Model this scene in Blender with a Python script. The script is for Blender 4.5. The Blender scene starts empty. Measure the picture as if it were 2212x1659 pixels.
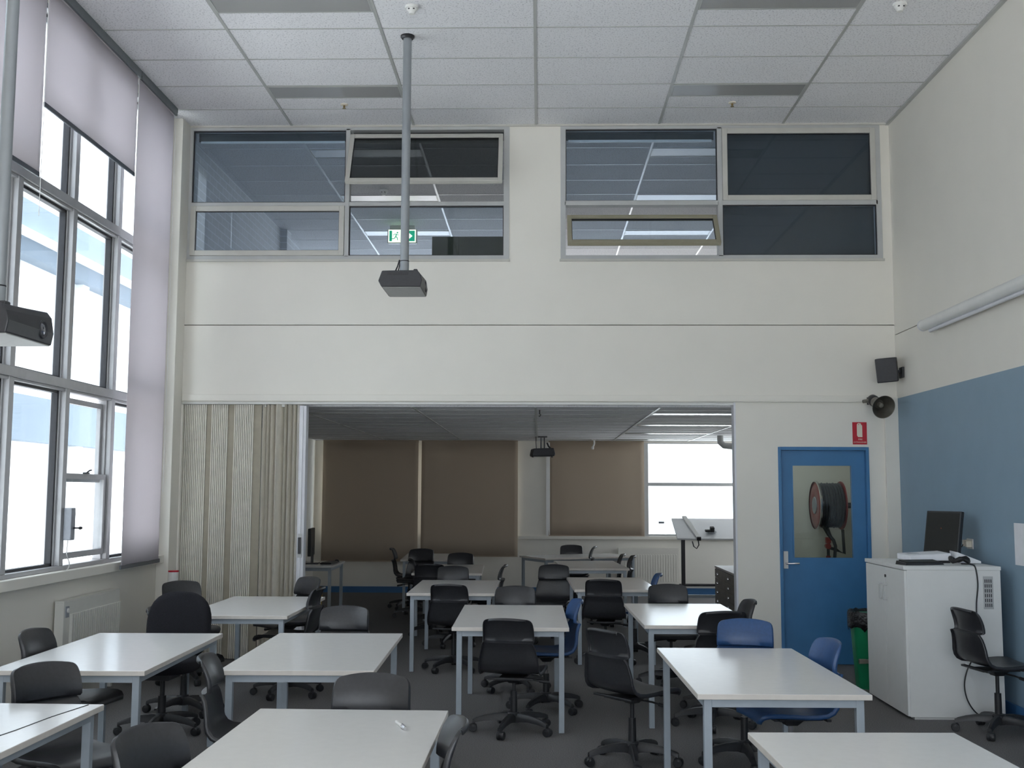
import bpy, bmesh, math, random
from mathutils import Vector, Matrix
random.seed(7)
PI = math.pi
R = math.radians
sc = bpy.context.scene
COL = sc.collection

# ------------------------------------------------------------------ camera
F_PX = 2375.6
cam_d = bpy.data.cameras.new('camera'); cam = bpy.data.objects.new('camera', cam_d); COL.objects.link(cam)
cam_d.sensor_fit = 'HORIZONTAL'; cam_d.sensor_width = 36.0; cam_d.lens = F_PX / 2212 * 36.0
cam_d.clip_start = 0.05; cam_d.clip_end = 200
_p, _y, _r = R(5.614), R(1.45), R(0.221)
_f = Vector((-math.sin(_y) * math.cos(_p), math.cos(_y) * math.cos(_p), math.sin(_p)))
_rt = Vector((math.cos(_y), math.sin(_y), 0)); _up = _rt.cross(_f)
_r2 = _rt * math.cos(_r) + _up * math.sin(_r); _u2 = -_rt * math.sin(_r) + _up * math.cos(_r)
cam.matrix_world = Matrix(((_r2.x, _u2.x, -_f.x, 0), (_r2.y, _u2.y, -_f.y, 0), (_r2.z, _u2.z, -_f.z, 1.59), (0, 0, 0, 1)))
sc.camera = cam

# ------------------------------------------------------------------ world, daylight, exposure
w = bpy.data.worlds.new('sky'); sc.world = w; w.use_nodes = True
bg = w.node_tree.nodes['Background']; bg.inputs[0].default_value = (0.88, 0.945, 1.02, 1); bg.inputs[1].default_value = 1.0
sc.view_settings.view_transform = 'Standard'; sc.view_settings.look = 'None'
sc.view_settings.gamma = 1.0; sc.view_settings.use_curve_mapping = False
sc.view_settings.exposure = 1.95
sc.cycles.max_bounces = 12; sc.cycles.diffuse_bounces = 6; sc.cycles.transparent_max_bounces = 24
sc.cycles.glossy_bounces = 4; sc.cycles.caustics_reflective = False; sc.cycles.caustics_refractive = False
sc.cycles.sample_clamp_indirect = 6.0

sun_l = bpy.data.lights.new('sun', 'SUN'); sun_l.energy = 5.0; sun_l.angle = R(1.5); sun_l.color = (0.97, 0.985, 1)
sun = bpy.data.objects.new('sun', sun_l); COL.objects.link(sun)
sun.rotation_euler = Vector((-0.22, 0.42, -0.88)).to_track_quat('-Z', 'Y').to_euler()

def portal(name, loc, rot, sx, sy):
    l = bpy.data.lights.new(name, 'AREA'); l.shape = 'RECTANGLE'; l.size = sx; l.size_y = sy
    l.cycles.is_portal = True
    o = bpy.data.objects.new(name, l); COL.objects.link(o); o.location = loc; o.rotation_euler = rot
    return o
portal('daylight_left_windows', (-3.75, 7.35, 3.05), (0, R(-90), 0), 4.1, 5.5)      # faces +x
portal('daylight_far_window', (3.2, 17.85, 1.65), (R(-90), 0, 0), 2.9, 1.5)           # faces -y
portal('daylight_upper_window', (0, 19.25, 4.12), (R(-90), 0, 0), 6.7, 1.85)
portal('daylight_front_windows', (-0.1, -1.75, 1.85), (R(90), 0, 0), 5.8, 3.1)

# ------------------------------------------------------------------ materials
def mat(name, col, rough=0.5, metal=0.0, spec=0.5, noise=None, bump=None, emit=None, coat=0.0):
    m = bpy.data.materials.new(name); m.use_nodes = True
    nt = m.node_tree; b = nt.nodes['Principled BSDF']
    b.inputs['Base Color'].default_value = (*col, 1); b.inputs['Roughness'].default_value = rough
    b.inputs['Metallic'].default_value = metal; b.inputs['Specular IOR Level'].default_value = spec
    if coat: b.inputs['Coat Weight'].default_value = coat; b.inputs['Coat Roughness'].default_value = 0.15
    tc = None
    if noise or bump:
        tc = nt.nodes.new('ShaderNodeTexCoord')
    if noise:                                   # (scale, amount): mottled tone of the material itself
        n = nt.nodes.new('ShaderNodeTexNoise'); n.inputs['Scale'].default_value = noise[0]; n.inputs['Detail'].default_value = 4
        nt.links.new(tc.outputs['Object'], n.inputs['Vector'])
        r = nt.nodes.new('ShaderNodeValToRGB')
        a = noise[1]
        r.color_ramp.elements[0].position = 0.3; r.color_ramp.elements[1].position = 0.7
        r.color_ramp.elements[0].color = (*[max(0, c * (1 - a)) for c in col], 1)
        r.color_ramp.elements[1].color = (*[min(1, c * (1 + a)) for c in col], 1)
        nt.links.new(n.outputs['Fac'], r.inputs['Fac']); nt.links.new(r.outputs['Color'], b.inputs['Base Color'])
    if bump:                                    # (scale, strength, distance)
        n2 = nt.nodes.new('ShaderNodeTexNoise'); n2.inputs['Scale'].default_value = bump[0]; n2.inputs['Detail'].default_value = 3
        nt.links.new(tc.outputs['Object'], n2.inputs['Vector'])
        bp = nt.nodes.new('ShaderNodeBump'); bp.inputs['Strength'].default_value = bump[1]; bp.inputs['Distance'].default_value = bump[2]
        nt.links.new(n2.outputs['Fac'], bp.inputs['Height']); nt.links.new(bp.outputs['Normal'], b.inputs['Normal'])
    if emit:
        b.inputs['Emission Color'].default_value = (*emit[0], 1); b.inputs['Emission Strength'].default_value = emit[1]
    return m

def glass_mat(name, tint, refl=1.0):
    m = bpy.data.materials.new(name); m.use_nodes = True; nt = m.node_tree; nt.nodes.clear()
    out = nt.nodes.new('ShaderNodeOutputMaterial'); mix = nt.nodes.new('ShaderNodeMixShader')
    tr = nt.nodes.new('ShaderNodeBsdfTransparent'); gl = nt.nodes.new('ShaderNodeBsdfGlossy'); fr = nt.nodes.new('ShaderNodeLayerWeight')
    fr.inputs['Blend'].default_value = 0.5
    pw = nt.nodes.new('ShaderNodeMath'); pw.operation = 'POWER'; pw.inputs[1].default_value = 4.0
    mu = nt.nodes.new('ShaderNodeMath'); mu.operation = 'MULTIPLY_ADD'; mu.inputs[1].default_value = 0.5; mu.inputs[2].default_value = 0.03 * refl
    nt.links.new(fr.outputs['Facing'], pw.inputs[0])
    tr.inputs[0].default_value = (*tint, 1); gl.inputs['Roughness'].default_value = 0.02
    nt.links.new(pw.outputs[0], mu.inputs[0]); nt.links.new(mu.outputs[0], mix.inputs[0]); nt.links.new(tr.outputs[0], mix.inputs[1]); nt.links.new(gl.outputs[0], mix.inputs[2])
    nt.links.new(mix.outputs[0], out.inputs[0])
    return m

def cloth_mat(name, front, through, weave=900):
    m = bpy.data.materials.new(name); m.use_nodes = True; nt = m.node_tree; nt.nodes.clear()
    out = nt.nodes.new('ShaderNodeOutputMaterial'); add = nt.nodes.new('ShaderNodeAddShader')
    d = nt.nodes.new('ShaderNodeBsdfDiffuse'); t = nt.nodes.new('ShaderNodeBsdfTranslucent')
    d.inputs[0].default_value = (*front, 1); t.inputs[0].default_value = (*through, 1)
    tc = nt.nodes.new('ShaderNodeTexCoord'); n = nt.nodes.new('ShaderNodeTexNoise'); n.inputs['Scale'].default_value = weave
    bp = nt.nodes.new('ShaderNodeBump'); bp.inputs['Strength'].default_value = 0.15; bp.inputs['Distance'].default_value = 0.001
    nt.links.new(tc.outputs['Object'], n.inputs['Vector']); nt.links.new(n.outputs['Fac'], bp.inputs['Height']); nt.links.new(bp.outputs['Normal'], d.inputs['Normal'])
    nt.links.new(d.outputs[0], add.inputs[0]); nt.links.new(t.outputs[0], add.inputs[1]); nt.links.new(add.outputs[0], out.inputs[0])
    return m

def tile_mat(name, base, dots):
    m = bpy.data.materials.new(name); m.use_nodes = True; nt = m.node_tree; b = nt.nodes['Principled BSDF']
    b.inputs['Roughness'].default_value = 0.9; b.inputs['Specular IOR Level'].default_value = 0.1
    tc = nt.nodes.new('ShaderNodeTexCoord'); n = nt.nodes.new('ShaderNodeTexNoise'); n.inputs['Scale'].default_value = 75; n.inputs['Detail'].default_value = 2
    r = nt.nodes.new('ShaderNodeValToRGB'); r.color_ramp.elements[0].position = 0.34; r.color_ramp.elements[1].position = 0.44
    r.color_ramp.elements[0].color = (*dots, 1); r.color_ramp.elements[1].color = (*base, 1)
    nt.links.new(tc.outputs['Object'], n.inputs['Vector']); nt.links.new(n.outputs['Fac'], r.inputs['Fac']); nt.links.new(r.outputs['Color'], b.inputs['Base Color'])
    return m

def brick_mat(name):
    m = bpy.data.materials.new(name); m.use_nodes = True; nt = m.node_tree; b = nt.nodes['Principled BSDF']; b.inputs['Roughness'].default_value = 0.6
    tc = nt.nodes.new('ShaderNodeTexCoord'); mp = nt.nodes.new('ShaderNodeMapping'); mp.inputs['Rotation'].default_value = (R(90), 0, R(90))
    sp = nt.nodes.new('ShaderNodeSeparateXYZ'); cb = nt.nodes.new('ShaderNodeCombineXYZ')
    nt.links.new(tc.outputs['Object'], sp.inputs[0]); nt.links.new(sp.outputs['Y'], cb.inputs['X']); nt.links.new(sp.outputs['Z'], cb.inputs['Y'])
    br = nt.nodes.new('ShaderNodeTexBrick'); br.inputs['Scale'].default_value = 1.0
    br.inputs['Brick Width'].default_value = 0.24; br.inputs['Row Height'].default_value = 0.086; br.inputs['Mortar Size'].default_value = 0.006
    br.inputs['Color1'].default_value = (0.62, 0.64, 0.66, 1); br.inputs['Color2'].default_value = (0.58, 0.60, 0.62, 1); br.inputs['Mortar'].default_value = (0.78, 0.80, 0.82, 1)
    nt.links.new(cb.outputs[0], br.inputs['Vector']); nt.links.new(br.outputs['Color'], b.inputs['Base Color'])
    return m

M = {}
M['wall'] = mat('cream_wall_paint', (0.81, 0.785, 0.72), 0.6, noise=(3, 0.012), bump=(220, 0.06, 0.002))
M['wall_low'] = M['wall']
M['blue_wall'] = mat('blue_wall_paint', (0.25, 0.36, 0.455), 0.55, noise=(4, 0.03), bump=(220, 0.06, 0.002))
M['skirt'] = mat('blue_skirting_paint', (0.05, 0.16, 0.36), 0.45, noise=(8, 0.05))
M['door'] = mat('blue_door_paint', (0.05, 0.185, 0.39), 0.4, noise=(6, 0.05))
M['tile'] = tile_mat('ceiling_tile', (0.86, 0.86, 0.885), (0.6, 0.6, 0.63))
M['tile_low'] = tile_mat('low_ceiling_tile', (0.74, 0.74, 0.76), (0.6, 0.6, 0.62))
M['tbar'] = mat('grey_ceiling_bar', (0.46, 0.47, 0.46), 0.4, noise=(20, 0.03))
M['tbar_white'] = mat('white_ceiling_bar', (0.85, 0.86, 0.88), 0.35, noise=(20, 0.02))
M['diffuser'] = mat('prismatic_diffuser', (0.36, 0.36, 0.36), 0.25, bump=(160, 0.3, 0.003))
M['diffuser_bright'] = mat('prismatic_diffuser_bright', (0.80, 0.82, 0.86), 0.3, bump=(160, 0.3, 0.003))  # paler copy of the diffuser, the panels' bright look put into its colour
M['diffuser_dark'] = mat('prismatic_diffuser_dark', (0.25, 0.26, 0.28), 0.3, bump=(160, 0.3, 0.003))  # darker copy of the diffuser, unlit look put into its colour
M['carpet'] = mat('grey_carpet', (0.17, 0.166, 0.166), 0.95, spec=0.1, noise=(140, 0.35), bump=(420, 0.6, 0.004))
M['alu'] = mat('grey_painted_aluminium', (0.50, 0.51, 0.51), 0.4, noise=(10, 0.03))
M['alu_sash'] = mat('beige_sash_frame', (0.56, 0.55, 0.51), 0.4, noise=(10, 0.03))
M['olive_sash'] = mat('olive_sash_frame', (0.33, 0.31, 0.23), 0.45, noise=(10, 0.03))
M['alu_left'] = mat('silver_window_frame', (0.42, 0.42, 0.43), 0.38, metal=0.25, noise=(12, 0.05))
M['gasket'] = mat('black_gasket', (0.02, 0.02, 0.025), 0.5, noise=(40, 0.1))
M['glass'] = glass_mat('window_glass', (0.93, 0.96, 0.97))
M['glass_in'] = glass_mat('interior_glass', (0.84, 0.90, 0.96), 1.3)
M['glass_tint'] = glass_mat('tinted_sash_glass', (0.42, 0.44, 0.45), 1.4)
M['glass_door'] = glass_mat('door_glass', (0.84, 0.88, 0.86))
M['blind'] = cloth_mat('lilac_blind_fabric', (0.42, 0.40, 0.41), (0.37, 0.350, 0.360))
M['blind_brown'] = cloth_mat('brown_blind_fabric', (0.46, 0.385, 0.305), (0.034, 0.025, 0.017))
M['blind_dark'] = cloth_mat('charcoal_blind_fabric', (0.09, 0.095, 0.095), (0.0, 0.0, 0.0))
M['bar_dark'] = mat('dark_grey_bar', (0.10, 0.11, 0.13), 0.4, metal=0.3, noise=(20, 0.05))
M['rail'] = mat('grey_blind_rail', (0.16, 0.18, 0.19), 0.4, metal=0.3, noise=(20, 0.05))
M['white'] = mat('white_enamel', (0.78, 0.78, 0.76), 0.35, noise=(12, 0.02))
M['radiator'] = mat('radiator_enamel', (0.68, 0.68, 0.64), 0.35, noise=(12, 0.02))
M['table'] = mat('white_laminate', (0.77, 0.77, 0.755), 0.2, spec=0.7, noise=(25, 0.015))
M['board'] = mat('glossy_white_board', (0.86, 0.88, 0.90), 0.14, spec=0.9, noise=(25, 0.01))
M['edge'] = mat('cream_table_edge', (0.70, 0.66, 0.61), 0.45, noise=(25, 0.03))
M['leg'] = mat('pale_blue_grey_steel', (0.36, 0.41, 0.46), 0.4, noise=(25, 0.03))
M['plastic'] = mat('black_plastic', (0.024, 0.025, 0.029), 0.38, spec=0.62, noise=(60, 0.15), bump=(500, 0.12, 0.001))
M['plastic_blue'] = mat('blue_plastic', (0.028, 0.08, 0.21), 0.36, noise=(60, 0.08), bump=(500, 0.12, 0.001))
M['plastic_base'] = mat('black_nylon', (0.022, 0.023, 0.026), 0.42, noise=(60, 0.15))
M['fabric'] = mat('charcoal_fabric', (0.020, 0.020, 0.024), 0.95, spec=0.15, noise=(300, 0.4), bump=(600, 0.6, 0.002))
M['chrome'] = mat('chrome', (0.7, 0.7, 0.72), 0.15, metal=1.0, noise=(30, 0.03))
M['steel_dark'] = mat('dark_steel', (0.05, 0.05, 0.055), 0.35, metal=0.5, noise=(30, 0.1))
M['pole'] = mat('grey_pole_paint', (0.31, 0.335, 0.355), 0.3, metal=0.35, noise=(15, 0.03))
M['proj'] = mat('charcoal_casing', (0.030, 0.031, 0.036), 0.45, noise=(50, 0.1))
M['proj_under'] = mat('grey_projector_underside', (0.42, 0.42, 0.41), 0.45, noise=(30, 0.05))
M['lens'] = mat('lens_glass', (0.25, 0.25, 0.28), 0.05, metal=0.8, noise=(30, 0.1))
M['grey_box'] = mat('grey_plastic_box', (0.30, 0.32, 0.36), 0.4, noise=(30, 0.05))
M['pleat'] = mat('cream_vinyl_pleat', (0.76, 0.73, 0.66), 0.5, noise=(14, 0.05))
M['pleat_gap'] = mat('taupe_hinge_strip', (0.36, 0.33, 0.26), 0.6, noise=(14, 0.06))
M['post'] = mat('white_lead_post', (0.74, 0.75, 0.79), 0.35, noise=(14, 0.02))
M['cabinet'] = mat('white_melamine', (0.79, 0.80, 0.785), 0.4, noise=(14, 0.012))
M['screen'] = mat('dark_screen', (0.020, 0.021, 0.020), 0.4, spec=0.35, noise=(50, 0.1))
M['paper'] = mat('white_paper', (0.82, 0.84, 0.88), 0.7, noise=(20, 0.02))
M['red'] = mat('red_sign', (0.50, 0.012, 0.03), 0.45, noise=(20, 0.04))
M['sign_white'] = mat('sign_white', (0.80, 0.74, 0.62), 0.5, noise=(20, 0.02))
M['horn'] = mat('weathered_grey_horn', (0.22, 0.21, 0.18), 0.5, metal=0.2, noise=(25, 0.15))
M['horn_in'] = mat('horn_inside', (0.085, 0.078, 0.062), 0.5, metal=0.2, noise=(25, 0.15))
M['green'] = mat('green_bin_plastic', (0.008, 0.20, 0.085), 0.35, noise=(14, 0.06))
M['bag'] = mat('black_bin_bag', (0.012, 0.012, 0.013), 0.22, bump=(35, 0.8, 0.02))
M['wood'] = mat('drawer_grey_brown', (0.20, 0.18, 0.15), 0.5, noise=(8, 0.12))
M['wood_top'] = mat('drawer_top', (0.52, 0.50, 0.46), 0.5, noise=(8, 0.06))
M['reel_red'] = mat('red_reel', (0.30, 0.04, 0.035), 0.3, metal=0.2, noise=(8, 0.1))
M['hose'] = mat('black_hose', (0.045, 0.047, 0.05), 0.5, noise=(40, 0.15))
M['yellow'] = mat('yellow_plastic', (0.55, 0.33, 0.01), 0.5, noise=(20, 0.08))
M['orange'] = mat('orange_plug', (0.75, 0.10, 0.02), 0.45, noise=(30, 0.08))
M['cable'] = mat('black_cable', (0.012, 0.012, 0.014), 0.45, noise=(60, 0.1))
M['olive'] = mat('dark_olive_panel', (0.055, 0.062, 0.030), 0.6, noise=(6, 0.12))
M['brick'] = brick_mat('white_painted_brick')
M['sign_green'] = mat('lit_green', (0.0, 0.25, 0.12), 0.4, noise=(20, 0.02), emit=((0.0, 0.42, 0.22), 0.22))
M['sign_lit'] = mat('lit_white', (0.8, 0.9, 0.6), 0.4, noise=(20, 0.02), emit=((0.85, 1.0, 0.62), 0.60))
M['facade'] = mat('pale_facade', (0.85, 0.86, 0.88), 0.8, noise=(0.4, 0.03))
M['facade_band'] = mat('blue_grey_band', (0.16, 0.20, 0.25), 0.7, noise=(0.8, 0.08))
M['ground'] = mat('outdoor_paving', (0.68, 0.67, 0.65), 0.9, noise=(2, 0.1))
M['brass'] = mat('brass', (0.35, 0.26, 0.12), 0.35, metal=0.8, noise=(30, 0.1))

# ------------------------------------------------------------------ mesh helpers
class MB:
    def __init__(s): s.bm = bmesh.new()
    def box(s, x0, y0, z0, x1, y1, z1, mi=0):
        v = [s.bm.verts.new(p) for p in ((x0, y0, z0), (x1, y0, z0), (x1, y1, z0), (x0, y1, z0), (x0, y0, z1), (x1, y0, z1), (x1, y1, z1), (x0, y1, z1))]
        for q in ((3, 2, 1, 0), (4, 5, 6, 7), (0, 1, 5, 4), (1, 2, 6, 5), (2, 3, 7, 6), (3, 0, 4, 7)):
            s.bm.faces.new([v[i] for i in q]).material_index = mi
        return s
    def cbox(s, c, d, mi=0): return s.box(c[0] - d[0] / 2, c[1] - d[1] / 2, c[2] - d[2] / 2, c[0] + d[0] / 2, c[1] + d[1] / 2, c[2] + d[2] / 2, mi)
    def loft(s, rings, cap=True, mi=0, close=True):
        vs = [[s.bm.verts.new(p) for p in ring] for ring in rings]
        for a, b in zip(vs, vs[1:]):
            n = len(a)
            for i in range(n if close else n - 1):
                j = (i + 1) % n
                try: s.bm.faces.new((a[i], a[j], b[j], b[i])).material_index = mi
                except ValueError: pass
        if cap:
            for ring in (list(reversed(vs[0])), vs[-1]):
                try: s.bm.faces.new(ring).material_index = mi
                except ValueError: pass
        return s
    def cyl(s, p0, p1, r0, r1=None, n=16, mi=0, cap=True):
        r1 = r0 if r1 is None else r1
        p0, p1 = Vector(p0), Vector(p1); d = (p1 - p0).normalized()
        a = d.orthogonal().normalized(); b = d.cross(a)
        return s.loft([[p + (a * math.cos(2 * PI * i / n) + b * math.sin(2 * PI * i / n)) * r for i in range(n)] for p, r in ((p0, r0), (p1, r1))], cap, mi)
    def tube(s, pts, r, n=8, mi=0):
        pts = [Vector(p) for p in pts]; rings = []; prev = None
        for i, p in enumerate(pts):
            d = (pts[min(i + 1, len(pts) - 1)] - pts[max(i - 1, 0)]).normalized()
            a = d.orthogonal().normalized() if prev is None else (prev - d * prev.dot(d)).normalized()
            prev = a; b = d.cross(a)
            rings.append([p + (a * math.cos(2 * PI * k / n) + b * math.sin(2 * PI * k / n)) * r for k in range(n)])
        return s.loft(rings, True, mi)
    def lathe(s, prof, origin=(0, 0, 0), axis=(0, 0, 1), n=24, mi=0, cap=True):
        o = Vector(origin); d = Vector(axis).normalized(); a = d.orthogonal().normalized(); b = d.cross(a)
        return s.loft([[o + d * h + (a * math.cos(2 * PI * k / n) + b * math.sin(2 * PI * k / n)) * max(r, 1e-4) for k in range(n)] for r, h in prof], cap, mi)
    def prism(s, poly, axis, a0, a1, mi=0):
        def P(p, a):
            if axis == 'x': return (a, p[0], p[1])
            if axis == 'y': return (p[0], a, p[1])
            return (p[0], p[1], a)
        return s.loft([[P(p, a0) for p in poly], [P(p, a1) for p in poly]], True, mi)
    def quad(s, pts, mi=0):
        s.bm.faces.new([s.bm.verts.new(p) for p in pts]).material_index = mi; return s

def cr(pts, n=6):                                # smooth path through the points
    P = [Vector(p) for p in pts]; P = [P[0] * 2 - P[1]] + P + [P[-1] * 2 - P[-2]]; out = []
    for i in range(1, len(P) - 2):
        for k in range(n):
            t = k / n; a, b, c, d = P[i - 1:i + 3]
            out.append(0.5 * (b * 2 + (c - a) * t + (a * 2 - b * 5 + c * 4 - d) * t * t + (b * 3 - a - c * 3 + d) * t ** 3))
    return out + [P[-2]]
def obj(name, mb, m, parent=None, smooth=0, bevel=0, solid=0, loc=None):
    bm = mb.bm if isinstance(mb, MB) else mb
    bmesh.ops.remove_doubles(bm, verts=bm.verts, dist=1e-6)
    bmesh.ops.recalc_face_normals(bm, faces=bm.faces)
    me = bpy.data.meshes.new(name); bm.to_mesh(me); bm.free()
    for k in (m if isinstance(m, (list, tuple)) else [m]): me.materials.append(M[k])
    o = bpy.data.objects.new(name, me); COL.objects.link(o)
    if parent: o.parent = parent
    if loc: o.location = loc
    if smooth:
        me.shade_smooth(); me.set_sharp_from_angle(angle=R(smooth))
    if solid:
        md = o.modifiers.new('thickness', 'SOLIDIFY'); md.thickness = solid; md.offset = 0
    if bevel:
        md = o.modifiers.new('bevel', 'BEVEL'); md.width = bevel; md.segments = 2; md.limit_method = 'ANGLE'; md.angle_limit = R(40)
    return o
def tag(o, label, cat, group=None, kind=None):
    o['label'] = label; o['category'] = cat
    if group: o['group'] = group
    if kind: o['kind'] = kind
    return o
def thing(name, label, cat, loc=(0, 0, 0), rotz=0, group=None):
    o = bpy.data.objects.new(name, None); COL.objects.link(o); o.empty_display_size = 0.1
    o.location = loc; o.rotation_euler = (0, 0, R(rotz))
    return tag(o, label, cat, group)
def struct(name, mb, m, parent=None, **k):
    o = obj(name, mb, m, parent, **k)
    if not parent: o['kind'] = 'structure'
    return o
def copy_tree(o, parent=None):
    c = o.copy(); COL.objects.link(c)
    if parent: c.parent = parent
    for ch in list(o.children): copy_tree(ch, c)
    return c
def bx(*a, mi=0): return MB().box(*a, mi=mi)
def text(name, body, size, m, parent, loc, rot, align='CENTER'):
    c = bpy.data.curves.new(name, 'FONT'); c.body = body; c.size = size; c.align_x = align; c.align_y = 'CENTER'; c.extrude = 0.0004
    tmp = bpy.data.objects.new(name + '_curve', c); COL.objects.link(tmp)
    me = bpy.data.meshes.new_from_object(tmp.evaluated_get(bpy.context.evaluated_depsgraph_get()))
    bpy.data.objects.remove(tmp); bpy.data.curves.remove(c)
    me.materials.clear(); me.materials.append(M[m])
    t = bpy.data.objects.new(name, me); COL.objects.link(t)
    t.parent = parent; t.location = loc; t.rotation_euler = rot
    return t

# ------------------------------------------------------------------ room shell
EW = 10.477          # face of the end wall
CZ = 5.172           # ceiling of the tall room and of the upper room behind it
XR = 3.383; XL = -3.56
FZ = 2.41            # ceiling of the adjoining room
FY = 17.6            # far wall of the adjoining room
struct('floor', bx(-3.8, -1.7, -0.12, 5.0, FY + 0.2, 0), 'carpet')
def ceiling(name, x0, y0, x1, y1, z, m, bars, ygrid, thick=0.12):
    c = struct(name, bx(x0, y0, z, x1, y1, z + thick), m)
    g = MB()
    k = math.ceil((x0 + 0.04) / 1.2)
    while -0.04 + 1.2 * k < x1 - 0.02:
        x = -0.04 + 1.2 * k; g.box(x - 0.012, y0, z - 0.006, x + 0.012, y1, z + 0.002); k += 1
    y = ygrid + 0.6 * math.ceil((y0 - ygrid) / 0.6)
    while y < y1 - 0.02:
        if y > y0 + 0.02: g.box(x0, y - 0.0065, z - 0.004, x1, y + 0.0065, z + 0.002)
        y += 0.6
    obj('ceiling_bars', g, bars, c)
    return c
ceiling('ceiling', -3.7, -1.7, XR + 0.1, EW + 0.02, CZ, 'tile', 'tbar', 10.0)
ceiling('ceiling_upper', -3.75, EW + 0.10, 3.6, 19.3, CZ, 'tile', 'tbar_white', 10.0)
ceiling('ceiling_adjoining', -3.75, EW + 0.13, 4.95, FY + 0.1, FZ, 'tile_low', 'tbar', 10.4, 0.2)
struct('trim_1', MB().box(XR - 0.03, -1.6, CZ - 0.022, XR, EW, CZ), 'tbar')
struct('trim_2', MB().box(-3.44, EW - 0.02, CZ - 0.018, XR - 0.03, EW, CZ), 'alu_sash')

g = MB()
for b in ((-3.75, 2.446, 3.50, 3.186), (-3.75, 3.194, 3.50, 3.83), (-3.75, 5.165, 3.50, 5.30), (-0.30, 3.83, 0.20, 5.165), (3.295, 3.83, 3.50, 5.165),
          (-3.75, 3.83, -3.47, 5.165), (-3.75, 0, -3.46, 2.446), (1.85, 0, 2.253, 2.446), (2.253, 2.025, 3.105, 2.446), (3.105, 0, 3.50, 2.446)):
    g.box(b[0], EW, b[1], b[2], EW + 0.12, b[3])
g.box(-3.7, EW + 0.06, 3.18, 3.45, EW + 0.1, 3.20)
struct('wall_end', g, 'wall')
struct('trim_3', MB().box(-3.44, EW - 0.024, 2.452, 3.257, EW, 2.513).box(-3.44, EW - 0.018, 2.446, 3.257, EW, 2.452), 'wall', bevel=0.003)
struct('trim_4', bx(3.257, EW - 0.035, 0, XR, EW, 2.50), 'wall', bevel=0.003)
struct('trim_5', MB().box(-3.46, EW + 0.012, 2.424, 1.85, EW + 0.075, 2.446), 'white')
struct('trim_6', MB().box(1.843, EW - 0.004, 0, 1.86, EW + 0.124, 2.446), 'post')
struct('wall_column', bx(XL, 10.24, 0, -3.445, EW, CZ), 'wall', bevel=0.004)
# right wall: cream above a blue dado, shadow groove between boards
g = MB()
g.box(XR, -1.7, 0, XR + 0.12, EW + 0.1, 2.485, 1).box(XR, -1.7, 2.485, XR + 0.12, EW + 0.1, 3.089, 0).box(XR, -1.7, 3.097, XR + 0.12, EW + 0.1, 5.3, 0).box(XR + 0.06, -1.7, 3.08, XR + 0.1, EW, 3.11, 0)
struct('wall_right', g, ['wall', 'blue_wall'])
struct('baseboard_right', bx(XR - 0.014, -1.6, 0, XR, EW - 0.04, 0.105), 'skirt', bevel=0.003)
# rear wall, behind the camera, with high windows
g = MB()
for b in ((-3.75, 0, 3.5, 0.3), (-3.75, 3.4, 3.5, 5.3), (-3.75, 0.3, -3.0, 3.4), (2.8, 0.3, 3.5, 3.4)):
    g.box(b[0], -1.72, b[1], b[2], -1.6, b[3])
struct('wall_rear', g, 'wall')
# left wall: under-sill wall, beam and window band
MY = [9.06 - 0.89 * k for k in range(6)]            # mullion centres
Y0 = MY[-1]; YE = 10.10
g = MB()
g.box(-3.78, -1.7, 0, XL, EW, 0.92).box(-3.78, -1.7, 5.09, XL, EW, 5.3).box(-3.78, YE, 0.92, XL, EW, 5.09).box(-3.78, -1.7, 0.92, XL, Y0 - 0.03, 5.09)
struct('wall_left', g, 'wall')
struct('trim_7', bx(XL - 0.04, -1.6, 0.925, XL + 0.075, 10.24, 1.0), 'wall', bevel=0.006)   # sill board
win = struct('window_3', MB().box(-3.68, Y0, 1.0, XL + 0.012, YE, 1.032).box(-3.68, Y0, 5.05, XL + 0.01, YE, 5.09), 'alu_left', bevel=0.003)
win['label'] = 'tall silver framed window wall along the left side of the room'; win['category'] = 'window'
for z0, z1 in ((2.352, 2.42), (3.73, 3.80)):
    obj('transom', MB().box(-3.67, Y0, z0, XL + 0.02, YE, z1).box(-3.66, Y0, z0 - 0.02, XL + 0.0, YE, z0), 'alu_left', win, bevel=0.003)
for y in MY:
    obj('mullion', MB().box(-3.67, y - 0.035, 1.032, XL + 0.008, y + 0.035, 5.05).box(-3.65, y - 0.055, 1.032, XL - 0.03, y - 0.035, 5.05), 'alu_left', win, bevel=0.003)
obj('jamb', bx(-3.67, YE - 0.04, 1.032, XL + 0.008, YE, 5.05), 'alu_left', win)
for k, y in enumerate([YE + 0.0] + MY[:-1]):
    y1 = y - 0.035; y0 = MY[k] + 0.035
    for z0, z1 in ((1.032, 2.332), (2.42, 3.71), (3.80, 5.05)):
        if k == 1 and z0 < 2: continue
        f = MB()
        for a in ((y0, z0, y0 + 0.022, z1), (y1 - 0.04, z0, y1 - 0.02, z1), (y0, z0, y1, z0 + 0.02), (y0, z1 - 0.02, y1, z1)):
            f.box(-3.645, a[0], a[1], -3.60, a[2], a[3])
        fo = obj('pane_frame', f, 'gasket' if k < 4 else 'alu_left', win)
        obj('pane', bx(-3.628, y0 + 0.01, z0 + 0.01, -3.622, y1 - 0.01, z1 - 0.01), 'glass', fo)
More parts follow.
